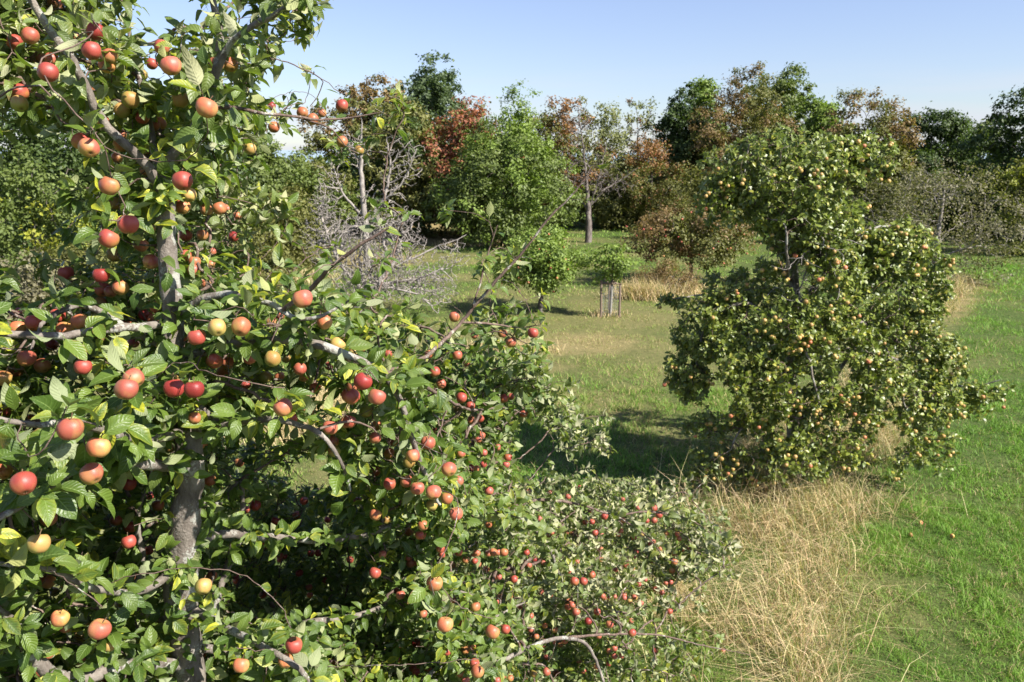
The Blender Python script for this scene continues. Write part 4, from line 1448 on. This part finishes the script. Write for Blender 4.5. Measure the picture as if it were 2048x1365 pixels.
    C[yl] = np.array([0.30, 0.30, 0.045]) * rng.uniform(0.6, 1.1, (yl.sum(), 1))
    sz = rng.uniform(0.045, 0.088, nl)
    V, FF, U, CC = leaves(pos, ax, nr, sz, sz * 0.66, 1, rng, (0, 0.5), (0, 0.7), C, base)
    me = make_mesh('crown', V, [FF], foliage_mat('big_tree_leaves', 0.26, 0.42, 0.5, (0.20, 0.24, 0.13)), cols=CC)
    obj('crown', me, root)
    # apples
    cnt = np.array([((np.abs(T[:, 0] - q[0]) < 0.16) & (np.abs(T[:, 2] - q[2]) < 0.16) & (T[:, 1] < q[1] - 0.10)).sum() for q in T])
    fr = T[cnt <= 1]
    idx = rng.permutation(len(fr))[:190]
    c0 = fr[idx]
    pts = [c0 + np.array([0, -0.06, -0.04])]
    for q in range(2):
        sub = c0[rng.uniform(0, 1, len(c0)) < 0.3]
        pts.append(sub + rng.normal(0, 0.05, (len(sub), 3)) + np.array([0, -0.07, -0.05]))
    pts = np.concatenate(pts)
    kinds = [('y', 'y', 'g', 'y', 'g', 'o', 'y')[int(rng.integers(7))] for _ in pts]
    put_apples(root, base, pts, rng.uniform(0.05, 0.070, len(pts)), kinds, rng, 100, False)


big_tree()

# ================================================================== THE APPLE TREE IN FRONT
APPLES = """
60,72,34 29,85,32,r 191,63,36,d 183,102,37 150,73,24 77,117,28 96,145,41,r 39,185,35,r 39,208,34,g 342,132,40 433,128,30 461,130,30,o 261,200,36,g 244,222,32,y
360,200,36,g 413,216,43 318,248,30,o 548,255,24 500,298,26,y 605,226,24,o 625,239,25,o 644,227,18 684,212,26,r 684,284,24 718,302,22,g 543,213,18,d 162,284,36,r 178,296,41 243,290,32,o 241,270,24
234,316,24,o 296,312,30,o 294,340,30,o 219,372,42 365,362,42,r 378,390,32,y 365,414,32,o 413,420,26,o 439,417,30,o 453,419,22 475,432,18,o 256,449,43,r 230,407,30,g 103,7,30,o 115,10,24,o
284,150,24,g 304,128,18,r 180,176,22,o 182,132,22,g 218,478,42,r 229,510,32,g 282,490,32,o 302,524,33 371,471,28,r 467,474,22,d 422,529,20,o 424,504,12 407,470,14 132,547,32,r 202,551,34,d 205,579,34,r
200,606,30,o 241,575,34,o 412,568,22,o 290,630,30,d 32,626,24,d 67,646,35,r 36,657,34,o 130,660,36,o 159,643,35,o 249,644,34,r 103,690,28,d 53,717,38,c 85,732,34,o 166,734,38,r 32,740,34,o 7,757,36,o
482,654,42,o 434,656,40,y 393,675,38,r 362,673,30,r 468,676,24,y 267,686,24,r 605,598,42,c 543,644,24,o 560,630,20,r 649,644,34,o 675,690,34,y 545,718,36,g 572,717,22,g 530,755,30,g 559,754,24,o
429,722,36,c 456,726,30,c 446,745,28,o 253,779,50,c 267,757,46,c 348,777,44,d 388,779,42,d 492,770,20,r 566,815,42,c 140,858,56,c 197,895,50,o 9,820,34,r 65,842,32,o 660,856,34,c 665,883,30,c
668,902,30,g 692,844,30,c 698,791,34,r 309,928,30,r 478,926,22,o 338,897,24,g 47,967,56,r 183,948,50,c 5,943,40,o 8,1023,40,r 97,1037,38,o 78,1087,50,y 94,1163,36,o 109,1184,22,g 258,968,32,r
308,931,30,r 316,1011,28,o 299,992,20,r 232,1040,28,r 261,1054,30,r 258,1084,34,r 297,1101,24,r 420,961,28,o 511,1011,26,d 492,1020,18,r 608,1002,20,r 593,1031,20,r 622,1107,18,r 407,1173,40,y
328,1168,24,y 424,1151,24,o 473,1161,18,r 238,1209,20,g 219,1206,18,g 120,1237,42,o 160,1275,30,y 199,1259,50,c 588,1291,41,r 571,1322,36,o 482,1331,38,o 354,1307,30,r 403,1307,24,r 24,1343,32,d
212,1357,30,r 379,1359,28,c 668,1324,22,o 526,1190,18,d 826,912,32,c 818,925,30,g 867,985,35,c 894,997,30,o 864,1011,28,y 835,977,32,c 813,963,30,c 779,968,30,r 751,943,24,r 715,1002,20,r
751,1030,28,o 772,1040,22,g 912,1028,32,c 818,1064,22,o 898,939,34,c 821,1127,22,c 750,1146,28,r 792,1181,16,r 869,1167,38,o 890,1249,38,o 985,1264,34,o 1011,1259,24,r 951,1214,24,o 832,1286,22,d
826,1337,20,r 955,1343,32,o 949,1327,24,r 987,1105,20,o 1008,1105,20,o 977,1049,18,o 991,1152,18,r 1028,1159,19,r 1049,1126,16,d 1069,1119,16,d 1086,1126,14,c 1023,1136,14,r 1082,1184,14,c
1149,1163,21,r 1167,1163,20,r 1184,1150,18,r 1136,1204,17,c 1136,1214,17,c 1152,1224,20,c 1194,1224,18,r 1176,1243,18,d 1219,1249,19,c 1264,1266,20,r 1310,1302,16,d 1339,1223,16,r 1093,1344,20,c
1112,1346,17,r 1067,1348,18,g 1093,1314,16,c 1209,1033,18,r 1190,1066,16,r 1170,1045,14,c 1184,1044,14,r 1180,1021,12,r 1136,994,14,c 1160,975,12,r 1100,985,12,c 1308,1017,16,r 1318,1030,17,r
1308,1041,16,c 1293,1042,14,r 1276,1016,12,c 1246,1041,14,c 1245,999,12,c 1307,1083,12,c 1284,1069,12,y 1320,1098,12,o 1349,1124,16,o 1344,1141,15,o 1250,1194,14,c 1259,1202,12,y 1270,1196,12,y
1057,982,9 1098,1071,12 1144,1067,12,o 973,1139,16,o 1062,1272,16,o 909,634,25,c 949,671,16,c 1005,667,21,c 1022,685,24,c 1066,666,25,r 858,709,22,o 915,711,23,c 870,744,24,r 882,768,24,c
933,727,13,r 726,763,40,d 704,794,36,r 754,794,39,c 732,823,30,g 699,843,32,r 923,796,25,r 941,812,22,r 913,818,20,g 942,841,20,o 960,837,20,r 1007,797,21,r 1022,794,16,r 1047,827,20,r
962,871,20,c 949,883,16,r 856,886,33,c 750,876,28,c 785,883,26,c 752,852,24,o 778,907,26,o 967,929,16,r 942,936,14,r 952,938,14,c 776,708,14,r 709,705,26,y 867,862,16,r 658,732,18,r
1445,1302,15,r 1231,1140,12,r 905,1200,16,r 620,1190,16,r 560,1120,16,r 700,1120,18,r 655,1040,16,d 1000,1195,16,o 1040,1215,14,r 905,1130,18,c 1120,1290,15,o 1180,1300,13,o 930,1300,22,o
-40,300,34,r -60,520,34,c -50,700,44,o -45,900,52,c -60,1100,48,r -30,1250,44,o 130,-40,32,c 420,-60,28,r -70,120,34,c 280,1420,44,r 520,1430,36,c 90,1440,46,c 760,1440,26,c
"""

# leaf density in the picture, one digit per 64 x 64 pixels of the photograph
GRID = """
999604556611..............
888726564010..............
7777578741 110............
655778875 0231............
225678763.341.............
0146786400000.............
014776585..221............
002666651122200110
24466777322110032
64477776664321132
76668888888654344
656788887788888862
7668998775 88888740.......
8888998634888888 63.......
88888776556888861221....
888885678788878877654300
888885788888887777665530
888888788888887777656540
988887888888887776655310
998888888888887776653200
999888888888887777654421
999888888888887777654300
""".strip('\n').split('\n')


def fore_tree():
    rng = np.random.default_rng(2024)
    KD = {'': 'c'}
    ap = []
    for tok in APPLES.split():
        f = tok.split(',')
        ap.append((float(f[0]), float(f[1]), float(f[2]), f[3] if len(f) > 3 else ('c', 'c', 'r', 'o')[int(rng.integers(4))]))
    apx = np.array([a[:3] for a in ap])
    REAL = 0.066
    kinds = [a[3] for a in ap]
    # true size varies a little; distance follows from the apparent size
    real = REAL * (1 + 0.05 * np.sin(np.arange(len(ap)) * 3.7))
    aD = real * FPX / apx[:, 2]

    # smooth depth of the crown's face (small hidden apples lie deeper and are left out)
    big = np.ones(len(ap), bool)
    for i in range(len(ap)):
        near = (np.hypot(apx[:, 0] - apx[i, 0], apx[:, 1] - apx[i, 1]) < 130)
        big[i] = apx[i, 2] >= 0.72 * np.percentile(apx[near, 2], 75)
    bx, bd = apx[big, :2], aD[big]

    def face(px, py):
        q = np.stack([px, py], -1)
        d2 = ((q[:, None, :] - bx[None]) ** 2).sum(-1) + 55.0 ** 2
        wt = 1 / d2 ** 1.6
        return (wt * bd).sum(1) / wt.sum(1)

    aD = np.minimum(aD, face(apx[:, 0], apx[:, 1]) + 1.5)
    base = P(372, 1130, 3.15)
    base = np.array([base[0] - 0.04, base[1] + 0.12, 0.0])
    root = thing('apple_tree', 'large apple tree in the foreground loaded with red and yellow apples, lichen on its bark', 'apple tree', Vector(base))
    s = Skel()
    s.limb([base - [0, 0, .15], base + [0, 0, .3], base + [0.02, 0, 1.2], P(372, 1290, 3.2), P(366, 1100, 3.12), P(376, 990, 3.08), P(380, 900, 3.06), P(352, 780, 3.05), P(345, 640, 3.04), P(334, 500, 3.04), P(330, 400, 3.03)],
           [.12, .085, .075, .068, .064, .058, .055, .046, .040, .036, .033], 0, -1, step=.035, wob=.0015, rng=rng)
    LIMBS = [  # picture path with distance, and the radius in metres
        ([(330, 400, 3.03), (300, 338, 2.98), (262, 300, 2.93), (215, 255, 2.88), (178, 190, 2.84), (142, 115, 2.8), (100, 60, 2.78), (58, -10, 2.75), (20, -120, 2.72)], [.030, .026, .022, .021, .020, .019, .018, .015, .010]),
        ([(330, 400, 3.03), (318, 345, 3.02), (345, 310, 3.0), (385, 262, 2.98), (415, 200, 3.0), (436, 130, 3.02), (440, 60, 3.03), (425, 0, 3.05), (415, -120, 3.1)], [.031, .028, .026, .024, .022, .020, .019, .016, .011]),
        ([(415, 200, 3.0), (450, 105, 2.95), (480, 68, 2.93), (520, 45, 2.9), (565, 20, 2.88), (600, -15, 2.85), (640, -90, 2.8)], [.018, .016, .013, .016, .010, .008, .006]),
        ([(330, 400, 3.03), (310, 310, 3.2), (290, 200, 3.25), (265, 100, 3.3), (255, 10, 3.3), (250, -90, 3.3)], [.024, .020, .016, .012, .009, .006]),
        ([(415, 215, 3.0), (470, 215, 3.0), (530, 228, 3.0), (585, 232, 3.05), (640, 240, 3.15), (700, 236, 3.2), (760, 225, 3.2)], [.012, .010, .008, .007, .006, .005, .003]),
        ([(530, 228, 3.0), (600, 236, 3.1), (665, 262, 3.15), (690, 290, 3.2), (715, 300, 3.2)], [.005, .005, .004, .003, .002]),
        ([(345, 650, 3.04), (270, 655, 2.9), (190, 662, 2.75), (130, 672, 2.65), (65, 672, 2.55), (0, 665, 2.5), (-90, 640, 2.4)], [.030, .026, .024, .022, .022, .020, .014]),
        ([(345, 700, 3.04), (255, 660, 3.0), (200, 622, 2.95), (160, 610, 2.9), (115, 625, 2.85), (85, 650, 2.8), (60, 700, 2.7)], [.022, .020, .018, .016, .014, .010, .006]),
        ([(376, 860, 3.06), (300, 880, 2.7), (230, 870, 2.4), (150, 845, 2.2), (60, 850, 2.05), (-20, 830, 2.0)], [.032, .030, .026, .020, .014, .010]),
        ([(376, 940, 3.07), (300, 930, 2.75), (220, 935, 2.5), (150, 940, 2.35), (110, 965, 2.25), (40, 1010, 2.1), (-40, 1060, 2.0)], [.034, .034, .033, .031, .024, .018, .012]),
        ([(345, 640, 3.04), (400, 600, 3.0), (470, 588, 2.95), (520, 600, 2.9), (565, 622, 2.85), (600, 640, 2.85), (650, 630, 2.85), (700, 600, 2.9)], [.026, .022, .018, .016, .015, .012, .008, .005]),
        ([(350, 720, 3.04), (450, 690, 3.0), (560, 680, 2.95), (640, 690, 2.95), (700, 715, 3.0), (760, 745, 3.05), (800, 800, 3.1), (825, 880, 3.15), (850, 950, 3.25), (880, 1010, 3.3)], [.030, .026, .024, .024, .022, .019, .018, .017, .014, .008]),
        ([(760, 745, 3.05), (820, 760, 3.3), (880, 790, 3.8), (940, 820, 4.3), (1010, 815, 4.6), (1050, 830, 4.8)], [.016, .014, .012, .010, .007, .004]),
        ([(565, 622, 2.85), (625, 575, 2.8), (655, 540, 2.75), (700, 505, 2.7), (745, 475, 2.7), (775, 455, 2.7)], [.013, .012, .010, .009, .007, .004]),
        ([(640, 690, 2.95), (760, 740, 3.3), (840, 720, 3.8), (900, 670, 4.2), (935, 630, 4.3), (985, 570, 4.3), (1040, 510, 4.3), (1100, 435, 4.3), (1150, 385, 4.3), (1190, 330, 4.3)], [.014, .014, .014, .014, .013, .012, .010, .008, .006, .003]),
        ([(945, 615, 4.3), (960, 570, 4.35), (975, 510, 4.4), (995, 450, 4.4)], [.008, .007, .006, .003]),
        ([(925, 645, 4.3), (980, 648, 4.4), (1040, 655, 4.5), (1080, 650, 4.5)], [.009, .008, .006, .004]),
        ([(380, 800, 3.05), (440, 850, 2.95), (500, 842, 2.85), (545, 838, 2.8), (600, 850, 2.78), (640, 868, 2.75), (680, 920, 2.75), (700, 980, 2.8)], [.026, .022, .018, .016, .015, .014, .010, .006]),
        ([(625, 862, 2.76), (660, 850, 2.8), (720, 845, 2.9), (760, 870, 3.0)], [.009, .008, .006, .004]),
        ([(366, 1100, 3.12), (440, 1070, 3.3), (540, 1075, 3.6), (660, 1080, 3.9), (760, 1060, 4.2), (850, 1035, 4.5), (930, 1022, 4.7), (1000, 1025, 4.8), (1050, 1042, 4.9), (1095, 1090, 5.0), (1115, 1140, 5.05), (1128, 1175, 5.1)],
         [.030, .028, .026, .025, .024, .022, .021, .020, .019, .017, .014, .008]),
        ([(1000, 1025, 4.8), (1080, 1000, 5.1), (1160, 1010, 5.4), (1230, 1030, 5.5), (1300, 1024, 5.6), (1380, 1040, 5.7), (1450, 1090, 5.8)], [.016, .015, .013, .012, .011, .008, .004]),
        ([(1230, 1030, 5.5), (1290, 1070, 5.6), (1340, 1120, 5.6), (1400, 1130, 5.7)], [.010, .008, .006, .003]),
        ([(376, 1000, 3.08), (440, 1010, 3.6), (480, 960, 3.7), (486, 1040, 3.75), (480, 1075, 3.75), (462, 1120, 3.7), (440, 1180, 3.6), (420, 1260, 3.5)], [.020, .018, .016, .020, .024, .024, .022, .020]),
        ([(372, 1210, 3.2), (440, 1250, 3.1), (520, 1290, 2.9), (600, 1340, 2.8), (640, 1400, 2.8)], [.028, .024, .020, .016, .010]),
        ([(372, 1290, 3.2), (480, 1300, 3.4), (600, 1250, 3.8), (720, 1230, 4.2), (800, 1200, 4.5), (900, 1180, 4.8), (960, 1200, 4.9)], [.030, .028, .025, .022, .018, .013, .008]),
        ([(372, 1340, 3.2), (560, 1370, 3.6), (800, 1385, 4.2), (870, 1340, 4.5), (930, 1280, 4.6), (1000, 1230, 4.8), (1060, 1200, 5.0)], [.034, .032, .028, .026, .022, .015, .008]),
        ([(800, 1385, 4.2), (980, 1330, 4.8), (1100, 1280, 5.2), (1165, 1285, 5.3), (1195, 1330, 5.3), (1215, 1400, 5.2)], [.024, .022, .020, .018, .017, .012]),
        ([(1100, 1280, 5.2), (1200, 1270, 5.5), (1310, 1270, 5.7), (1400, 1290, 5.8), (1500, 1310, 5.9)], [.016, .013, .010, .007, .003]),
        ([(366, 1120, 3.12), (290, 1180, 2.9), (200, 1180, 2.6), (100, 1140, 2.4), (20, 1130, 2.3), (-60, 1120, 2.2)], [.030, .026, .022, .017, .012, .008]),
        ([(372, 1330, 3.2), (260, 1330, 2.9), (140, 1360, 2.7), (70, 1320, 2.6), (30, 1250, 2.5), (-40, 1200, 2.4)], [.045, .045, .045, .040, .028, .016]),
        ([(372, 1260, 3.2), (275, 1210, 3.3), (285, 1120, 3.4), (275, 1040, 3.4), (300, 960, 3.4)], [.028, .024, .020, .014, .008]),
    ]
    for i, (p_, r_) in enumerate(LIMBS):
        s.limb([P(*q) for q in p_], [x * (0.60 if i in (6, 8, 9, 25, 28, 29) else 0.72) for x in r_], 2 + i, step=0.035, wob=.0018, rng=rng)
    # leaf tuft positions
    cx, cy, cw = [], [], []
    rows = len(GRID)
    thin_ = lambda r: 0.62 if r < 5 else (0.8 if r < 9 else 1.0)
    for r in range(-3, rows + 3):
        line = GRID[min(max(r, 0), rows - 1)].replace(' ', '0').replace('.', '0')
        for c in range(-4, 32):
            k = line[min(max(c, 0), len(line) - 1)] if c < len(line) else '0'
            v = int(k)
            if r < 0:
                v = int(v * 0.8)
            if v:
                cx.append(c * 64 + 32); cy.append(r * 64 + 32); cw.append(v)
    cx = np.array(cx, float); cy = np.array(cy, float); cw = np.array(cw, float)
    dface = face(cx, cy)
    wt = (cw / 8) ** 2.2 * np.array([thin_(y // 64) for y in cy]) * (dface / 3) ** 1.75      # farther foliage needs more tufts for the same cover
    n = 15500
    pick = rng.choice(len(cx), n, p=wt / wt.sum())
    px = cx[pick] + rng.uniform(-34, 34, n)
    py = cy[pick] + rng.uniform(-34, 34, n)
    dens = cw[pick]
    D = face(px, py)
    deep = rng.uniform(0, 1, n) < np.clip((dens - 3) / 9, 0.05, 0.6)
    D = D + np.where(deep, rng.uniform(0.3, 1.5, n), rng.uniform(-0.12, 0.35, n))
    D = np.maximum(D, 1.75)
    T = P(px, py, D)
    # gaps where the trunk and the view behind show through
    ok = np.ones(n, bool)
    for gx, gy, rx, ry, dm in ((368, 1060, 40, 95, 3.15), (378, 960, 34, 40, 3.1), (338, 492, 20, 24, 3.1), (180, 190, 22, 50, 2.9), (215, 250, 22, 40, 2.9), (436, 60, 20, 60, 3.0), (150, 120, 18, 40, 2.8), (475, 1080, 22, 60, 3.6), (590, 845, 60, 16, 2.9), (1090, 1090, 24, 50, 4.9), (345, 1230, 30, 26, 3.1), (400, 1290, 20, 24, 3.1)):
        ok &= ~((((px - gx) / rx) ** 2 + ((py - gy) / ry) ** 2 < 1) & (D < dm + 0.02))
    for gx, gy, rx, ry in ((65, 590, 60, 24), (275, 700, 16, 16), (600, 850, 36, 24), (640, 930, 40, 42), (590, 960, 24, 20), (560, 560, 34, 18), (30, 410, 90, 130), (110, 330, 40, 40), (1060, 900, 30, 30), (270, 25, 26, 40), (540, 180, 26, 30), (480, 880, 26, 20), (425, 780, 14, 10), (120, 770, 20, 10)):
        ok &= ~(((px - gx) / rx) ** 2 + ((py - gy) / ry) ** 2 < 1)
    T = T[ok]; px = px[ok]; py = py[ok]
    # apples hang just below a spur: every apple pulls a twig to its stalk
    AP = P(apx[:, 0], apx[:, 1], aD)
    spur = AP + np.array([0, 0.012, 0.058]) + rng.normal(0, 0.008, (len(AP), 3))
    allT = np.concatenate([T, spur])
    tips, dirs = s.grow(allT, rng, step=0.032, bend=0.3, lenpen=0.10, sag=0.06, wob=0.10)
    s.finish(0.0019, 0.40)
    V, F = s.tubes(s.TAG == 0, 26, 0.24, base)
    obj('trunk', make_mesh('trunk', V, F, M_BARK), root)
    for i in range(len(LIMBS)):
        V, F = s.tubes(s.TAG == 2 + i, 12, 0.16, base)
        obj('limb', make_mesh('limb', V, F, M_TWIG if max(LIMBS[i][1]) < 0.0165 else M_BARK), root)
    V, F = s.tubes(s.TAG == 1, 5, 0, base)
    obj('twigs', make_mesh('twigs', V, F, M_TWIG), root)

    # leaves: tufts at the twig ends, some singly along the twigs
    ne = np.concatenate([rng.poisson(6.6, len(T)), rng.poisson(2.6, len(spur))])
    up = np.concatenate([dirs[:len(T)] * 0.7 + [0, 0, 0.5], dirs[len(T):] * 0.3 + [0, 0.3, 0.9]])
    pos, ax, nr, ci = rosettes(allT, norm(up), ne, rng, spread=(30, 98), droop=0.25, upw=0.6)
    thin = np.nonzero((s.TAG == 1) & (s.R < 0.0042))[0]
    thin = thin[rng.uniform(0, 1, len(thin)) < 0.16]
    p2, a2, n2, _ = rosettes(s.P[thin], norm(s.T[thin] + [0, 0, 0.3]), np.ones(len(thin), int), rng, spread=(40, 90), droop=0.3, upw=0.6)
    # leafy spurs on the limbs
    lb = np.nonzero((s.TAG != 1) & (s.P[:, 1] > 1.6) & ~np.isin(s.TAG, [2 + 4, 2 + 5, 2 + 13, 2 + 14, 2 + 15, 2 + 16]) & (s.P[:, 2] > 1.6))[0]
    lb = lb[rng.uniform(0, 1, len(lb)) < 0.97]
    od = norm(np.array([0.1, -0.55, 0.5]) + rng.normal(0, 0.45, (len(lb), 3)))
    off = od * (s.R[lb] + rng.uniform(0.02, 0.08, len(lb)))[:, None]
    p4, a4, n4, _ = rosettes(s.P[lb] + off, od, rng.poisson(4.2, len(lb)), rng, spread=(30, 98), droop=0.25, upw=0.6)
    # leafy long shoots
    sh = np.nonzero(np.isin(s.TAG, [2 + 14, 2 + 15, 2 + 13, 2 + 4]) & (s.R < 0.012))[0]
    sh = sh[rng.uniform(0, 1, len(sh)) < 0.26]
    p3, a3, n3, _ = rosettes(s.P[sh], s.T[sh], np.ones(len(sh), int), rng, spread=(30, 70), droop=0.1, upw=0.6)
    pos = np.concatenate([pos, p2, p3, p4]); ax = np.concatenate([ax, a2, a3, a4]); nr = np.concatenate([nr, n2, n3, n4])
    # the side towards the sun and the eye turns its leaf faces that way
    nr = norm(nr + np.array([0.25, -0.32, 0.25]))
    m = len(pos)
    size = np.clip(rng.normal(0.066, 0.015, m) * (1 + 0.22 * smooth(-pos[:, 1], -2.9, -2.1)), 0.028, 0.112)
    mid = pos + norm(ax) * size[:, None] * 0.75
    lx, ly = proj(mid)
    # leaves stay clear of the face of each apple seen in the picture
    keep = pos[:, 1] > 1.5
    for i in range(len(ap)):
        rr = apx[i, 2] * 0.5 + 0.42 * 0.05 * FPX / aD[i]
        near = (np.hypot(lx - apx[i, 0], ly - apx[i, 1] - 0.12 * apx[i, 2]) < rr * (0.92 if apx[i, 2] > 24 else 1.0)) & (mid[:, 1] < aD[i] + 0.03)
        lucky = rng.uniform(0, 1, m) < (0.022 if apx[i, 2] > 24 else 0.008)
        keep &= ~near | lucky
    # keep the open sky and meadow open
    for gx, gy, rx, ry in ((65, 590, 50, 20), (610, 940, 40, 40), (600, 850, 34, 20), (540, 180, 24, 26), (1080, 880, 36, 40), (605, 320, 60, 50)):
        keep &= ~(((lx - gx) / rx) ** 2 + ((ly - gy) / ry) ** 2 < rng.uniform(0.35, 1.3, m))
    for gx, gy, rx, ry, dm in ((368, 1050, 24, 80, 3.15), (378, 960, 20, 34, 3.1), (336, 492, 12, 22, 3.1)):
        keep &= ~((((lx - gx) / rx) ** 2 + ((ly - gy) / ry) ** 2 < 1) & (mid[:, 1] < dm + 0.02))
    pos, ax, nr, size, lx, ly = pos[keep], ax[keep], nr[keep], size[keep], lx[keep], ly[keep]
    m = len(pos)
    # dull, curled, greyish leaves on the outer right-hand branches
    pale = np.clip(smooth(lx + (ly - 1060) * 0.15, 880, 1240), 0, 1) * 0.95 * (1 - 0.65 * smooth(ly, 1180, 1290))
    pale = np.maximum(pale, 0.8 * smooth(-np.hypot((lx - 490) / 90, (ly - 420) / 60), -1.2, -0.7))
    pale = np.maximum(pale, 0.45 * smooth(-ly, -330, -100))
    pale = np.clip(pale + rng.normal(0, 0.18, m), 0, 1)
    flip = rng.uniform(0, 1, m) < 0.10 + 0.50 * pale
    nr[flip] = norm(nr[flip] * np.array([1, 1, 1]) * -0.8 + rng.normal(0, 0.3, (flip.sum(), 3)))
    yel = np.clip(rng.normal(0.12, 0.20, m), 0, 1)
    yc = (fnoise(pos, 5.0, 17) > 0.60) & (rng.uniform(0, 1, m) < 0.45)
    yel[yc] = rng.uniform(0.25, 0.95, yc.sum())
    tone = np.clip(fnoise(pos, 3.0, 19) * 0.7 + rng.uniform(-0.25, 0.45, m), 0, 1)
    C = np.stack([tone, yel, pale], -1)
    parts = []
    lv0 = (pos[:, 1] < 3.9)
    for sel, lv in ((lv0, 0), (~lv0, 1)):
        for cur in (False, True):
            q = sel & ((pale > 0.5) == cur)
            if q.sum() == 0:
                continue
            V, F, U, CC = leaves(pos[q], ax[q], nr[q], size[q], size[q] * rng.uniform(0.44, 0.60, q.sum()), lv, rng,
                                 (0.0, 0.9) if not cur else (0.2, 1.1), (0.0, 0.8) if not cur else (0.3, 1.1), C[q], base, wave=0.06)
            parts.append((V, F, U, CC))
    V, Fs, U, CC = merge(parts)
    obj('crown', make_mesh('crown', V, Fs, M_LEAF, cols=CC, uvs=U), root)
    nx = 0
    extra, ek = [], []
    for gx, gy, rx, ry, cnt_, kk in ((1120, 1130, 230, 110, 60, 'rccp'), (1000, 1290, 220, 80, 34, 'rcop'), (850, 1120, 90, 110, 16, 'rco'), (1300, 1080, 110, 60, 16, 'ccop'), (560, 1120, 110, 120, 14, 'rdc'), (960, 900, 60, 70, 16, 'pcr'), (150, 1180, 150, 150, 18, 'oyc'), (330, 560, 220, 160, 20, 'cor'), (480, 780, 160, 120, 14, 'rcoy'), (700, 720, 120, 80, 10, 'cor'), (200, 150, 200, 130, 12, 'rco'), (1180, 1240, 160, 80, 22, 'pcr')):
        d_ = ((px - gx) / rx) ** 2 + ((py - gy) / ry) ** 2
        cand = np.nonzero(d_ < 1)[0]
        cand = cand[T[cand, 1] < face(px[cand], py[cand]) + 0.12]
        for q in rng.permutation(cand)[:cnt_]:
            if np.hypot(apx[:, 0] - px[q], apx[:, 1] - py[q]).min() > 0.04 / T[q, 1] * FPX:
                extra.append(T[q] + np.array([0, -0.05, -0.05])); ek.append(kk[int(rng.integers(len(kk)))])
    AP = np.concatenate([AP, np.array(extra)])
    real = np.concatenate([real, rng.uniform(0.050, 0.062, len(extra))])
    put_apples(root, base, AP, real * 0.93, kinds + ek, rng, 100, True, (-1.0, -0.1))
    print('fore leaves', m, 'nodes', len(s.P), 'apples', len(ap))


fore_tree()


def windfalls():
    rng = np.random.default_rng(9)
    kk = 'ocoyc'
    LB = ['windfall apple in the short grass right of the dry strip, farthest of three',
          'windfall apple lying nearest to the dry grass strip, leftmost of three',
          'windfall apple lying alone farthest out on the green grass, rightmost of three']
    for i, (px, py) in enumerate(((1840, 1056), (1820, 1080), (1903, 1083))):
        g = G(px, py)
        o = obj('fallen_apple', APPLE_ME[kk[i % 5]][i % 3], None, Vector((g[0], g[1], float(gz(g[None, :2])[0]) + 0.055)))
        o.scale = (0.06,) * 3
        o.rotation_euler = rng.uniform(-1.4, 1.4, 3)
        o['label'] = LB[i]
        o['category'] = 'apple'
        o['group'] = 'windfall apples in the grass'


windfalls()
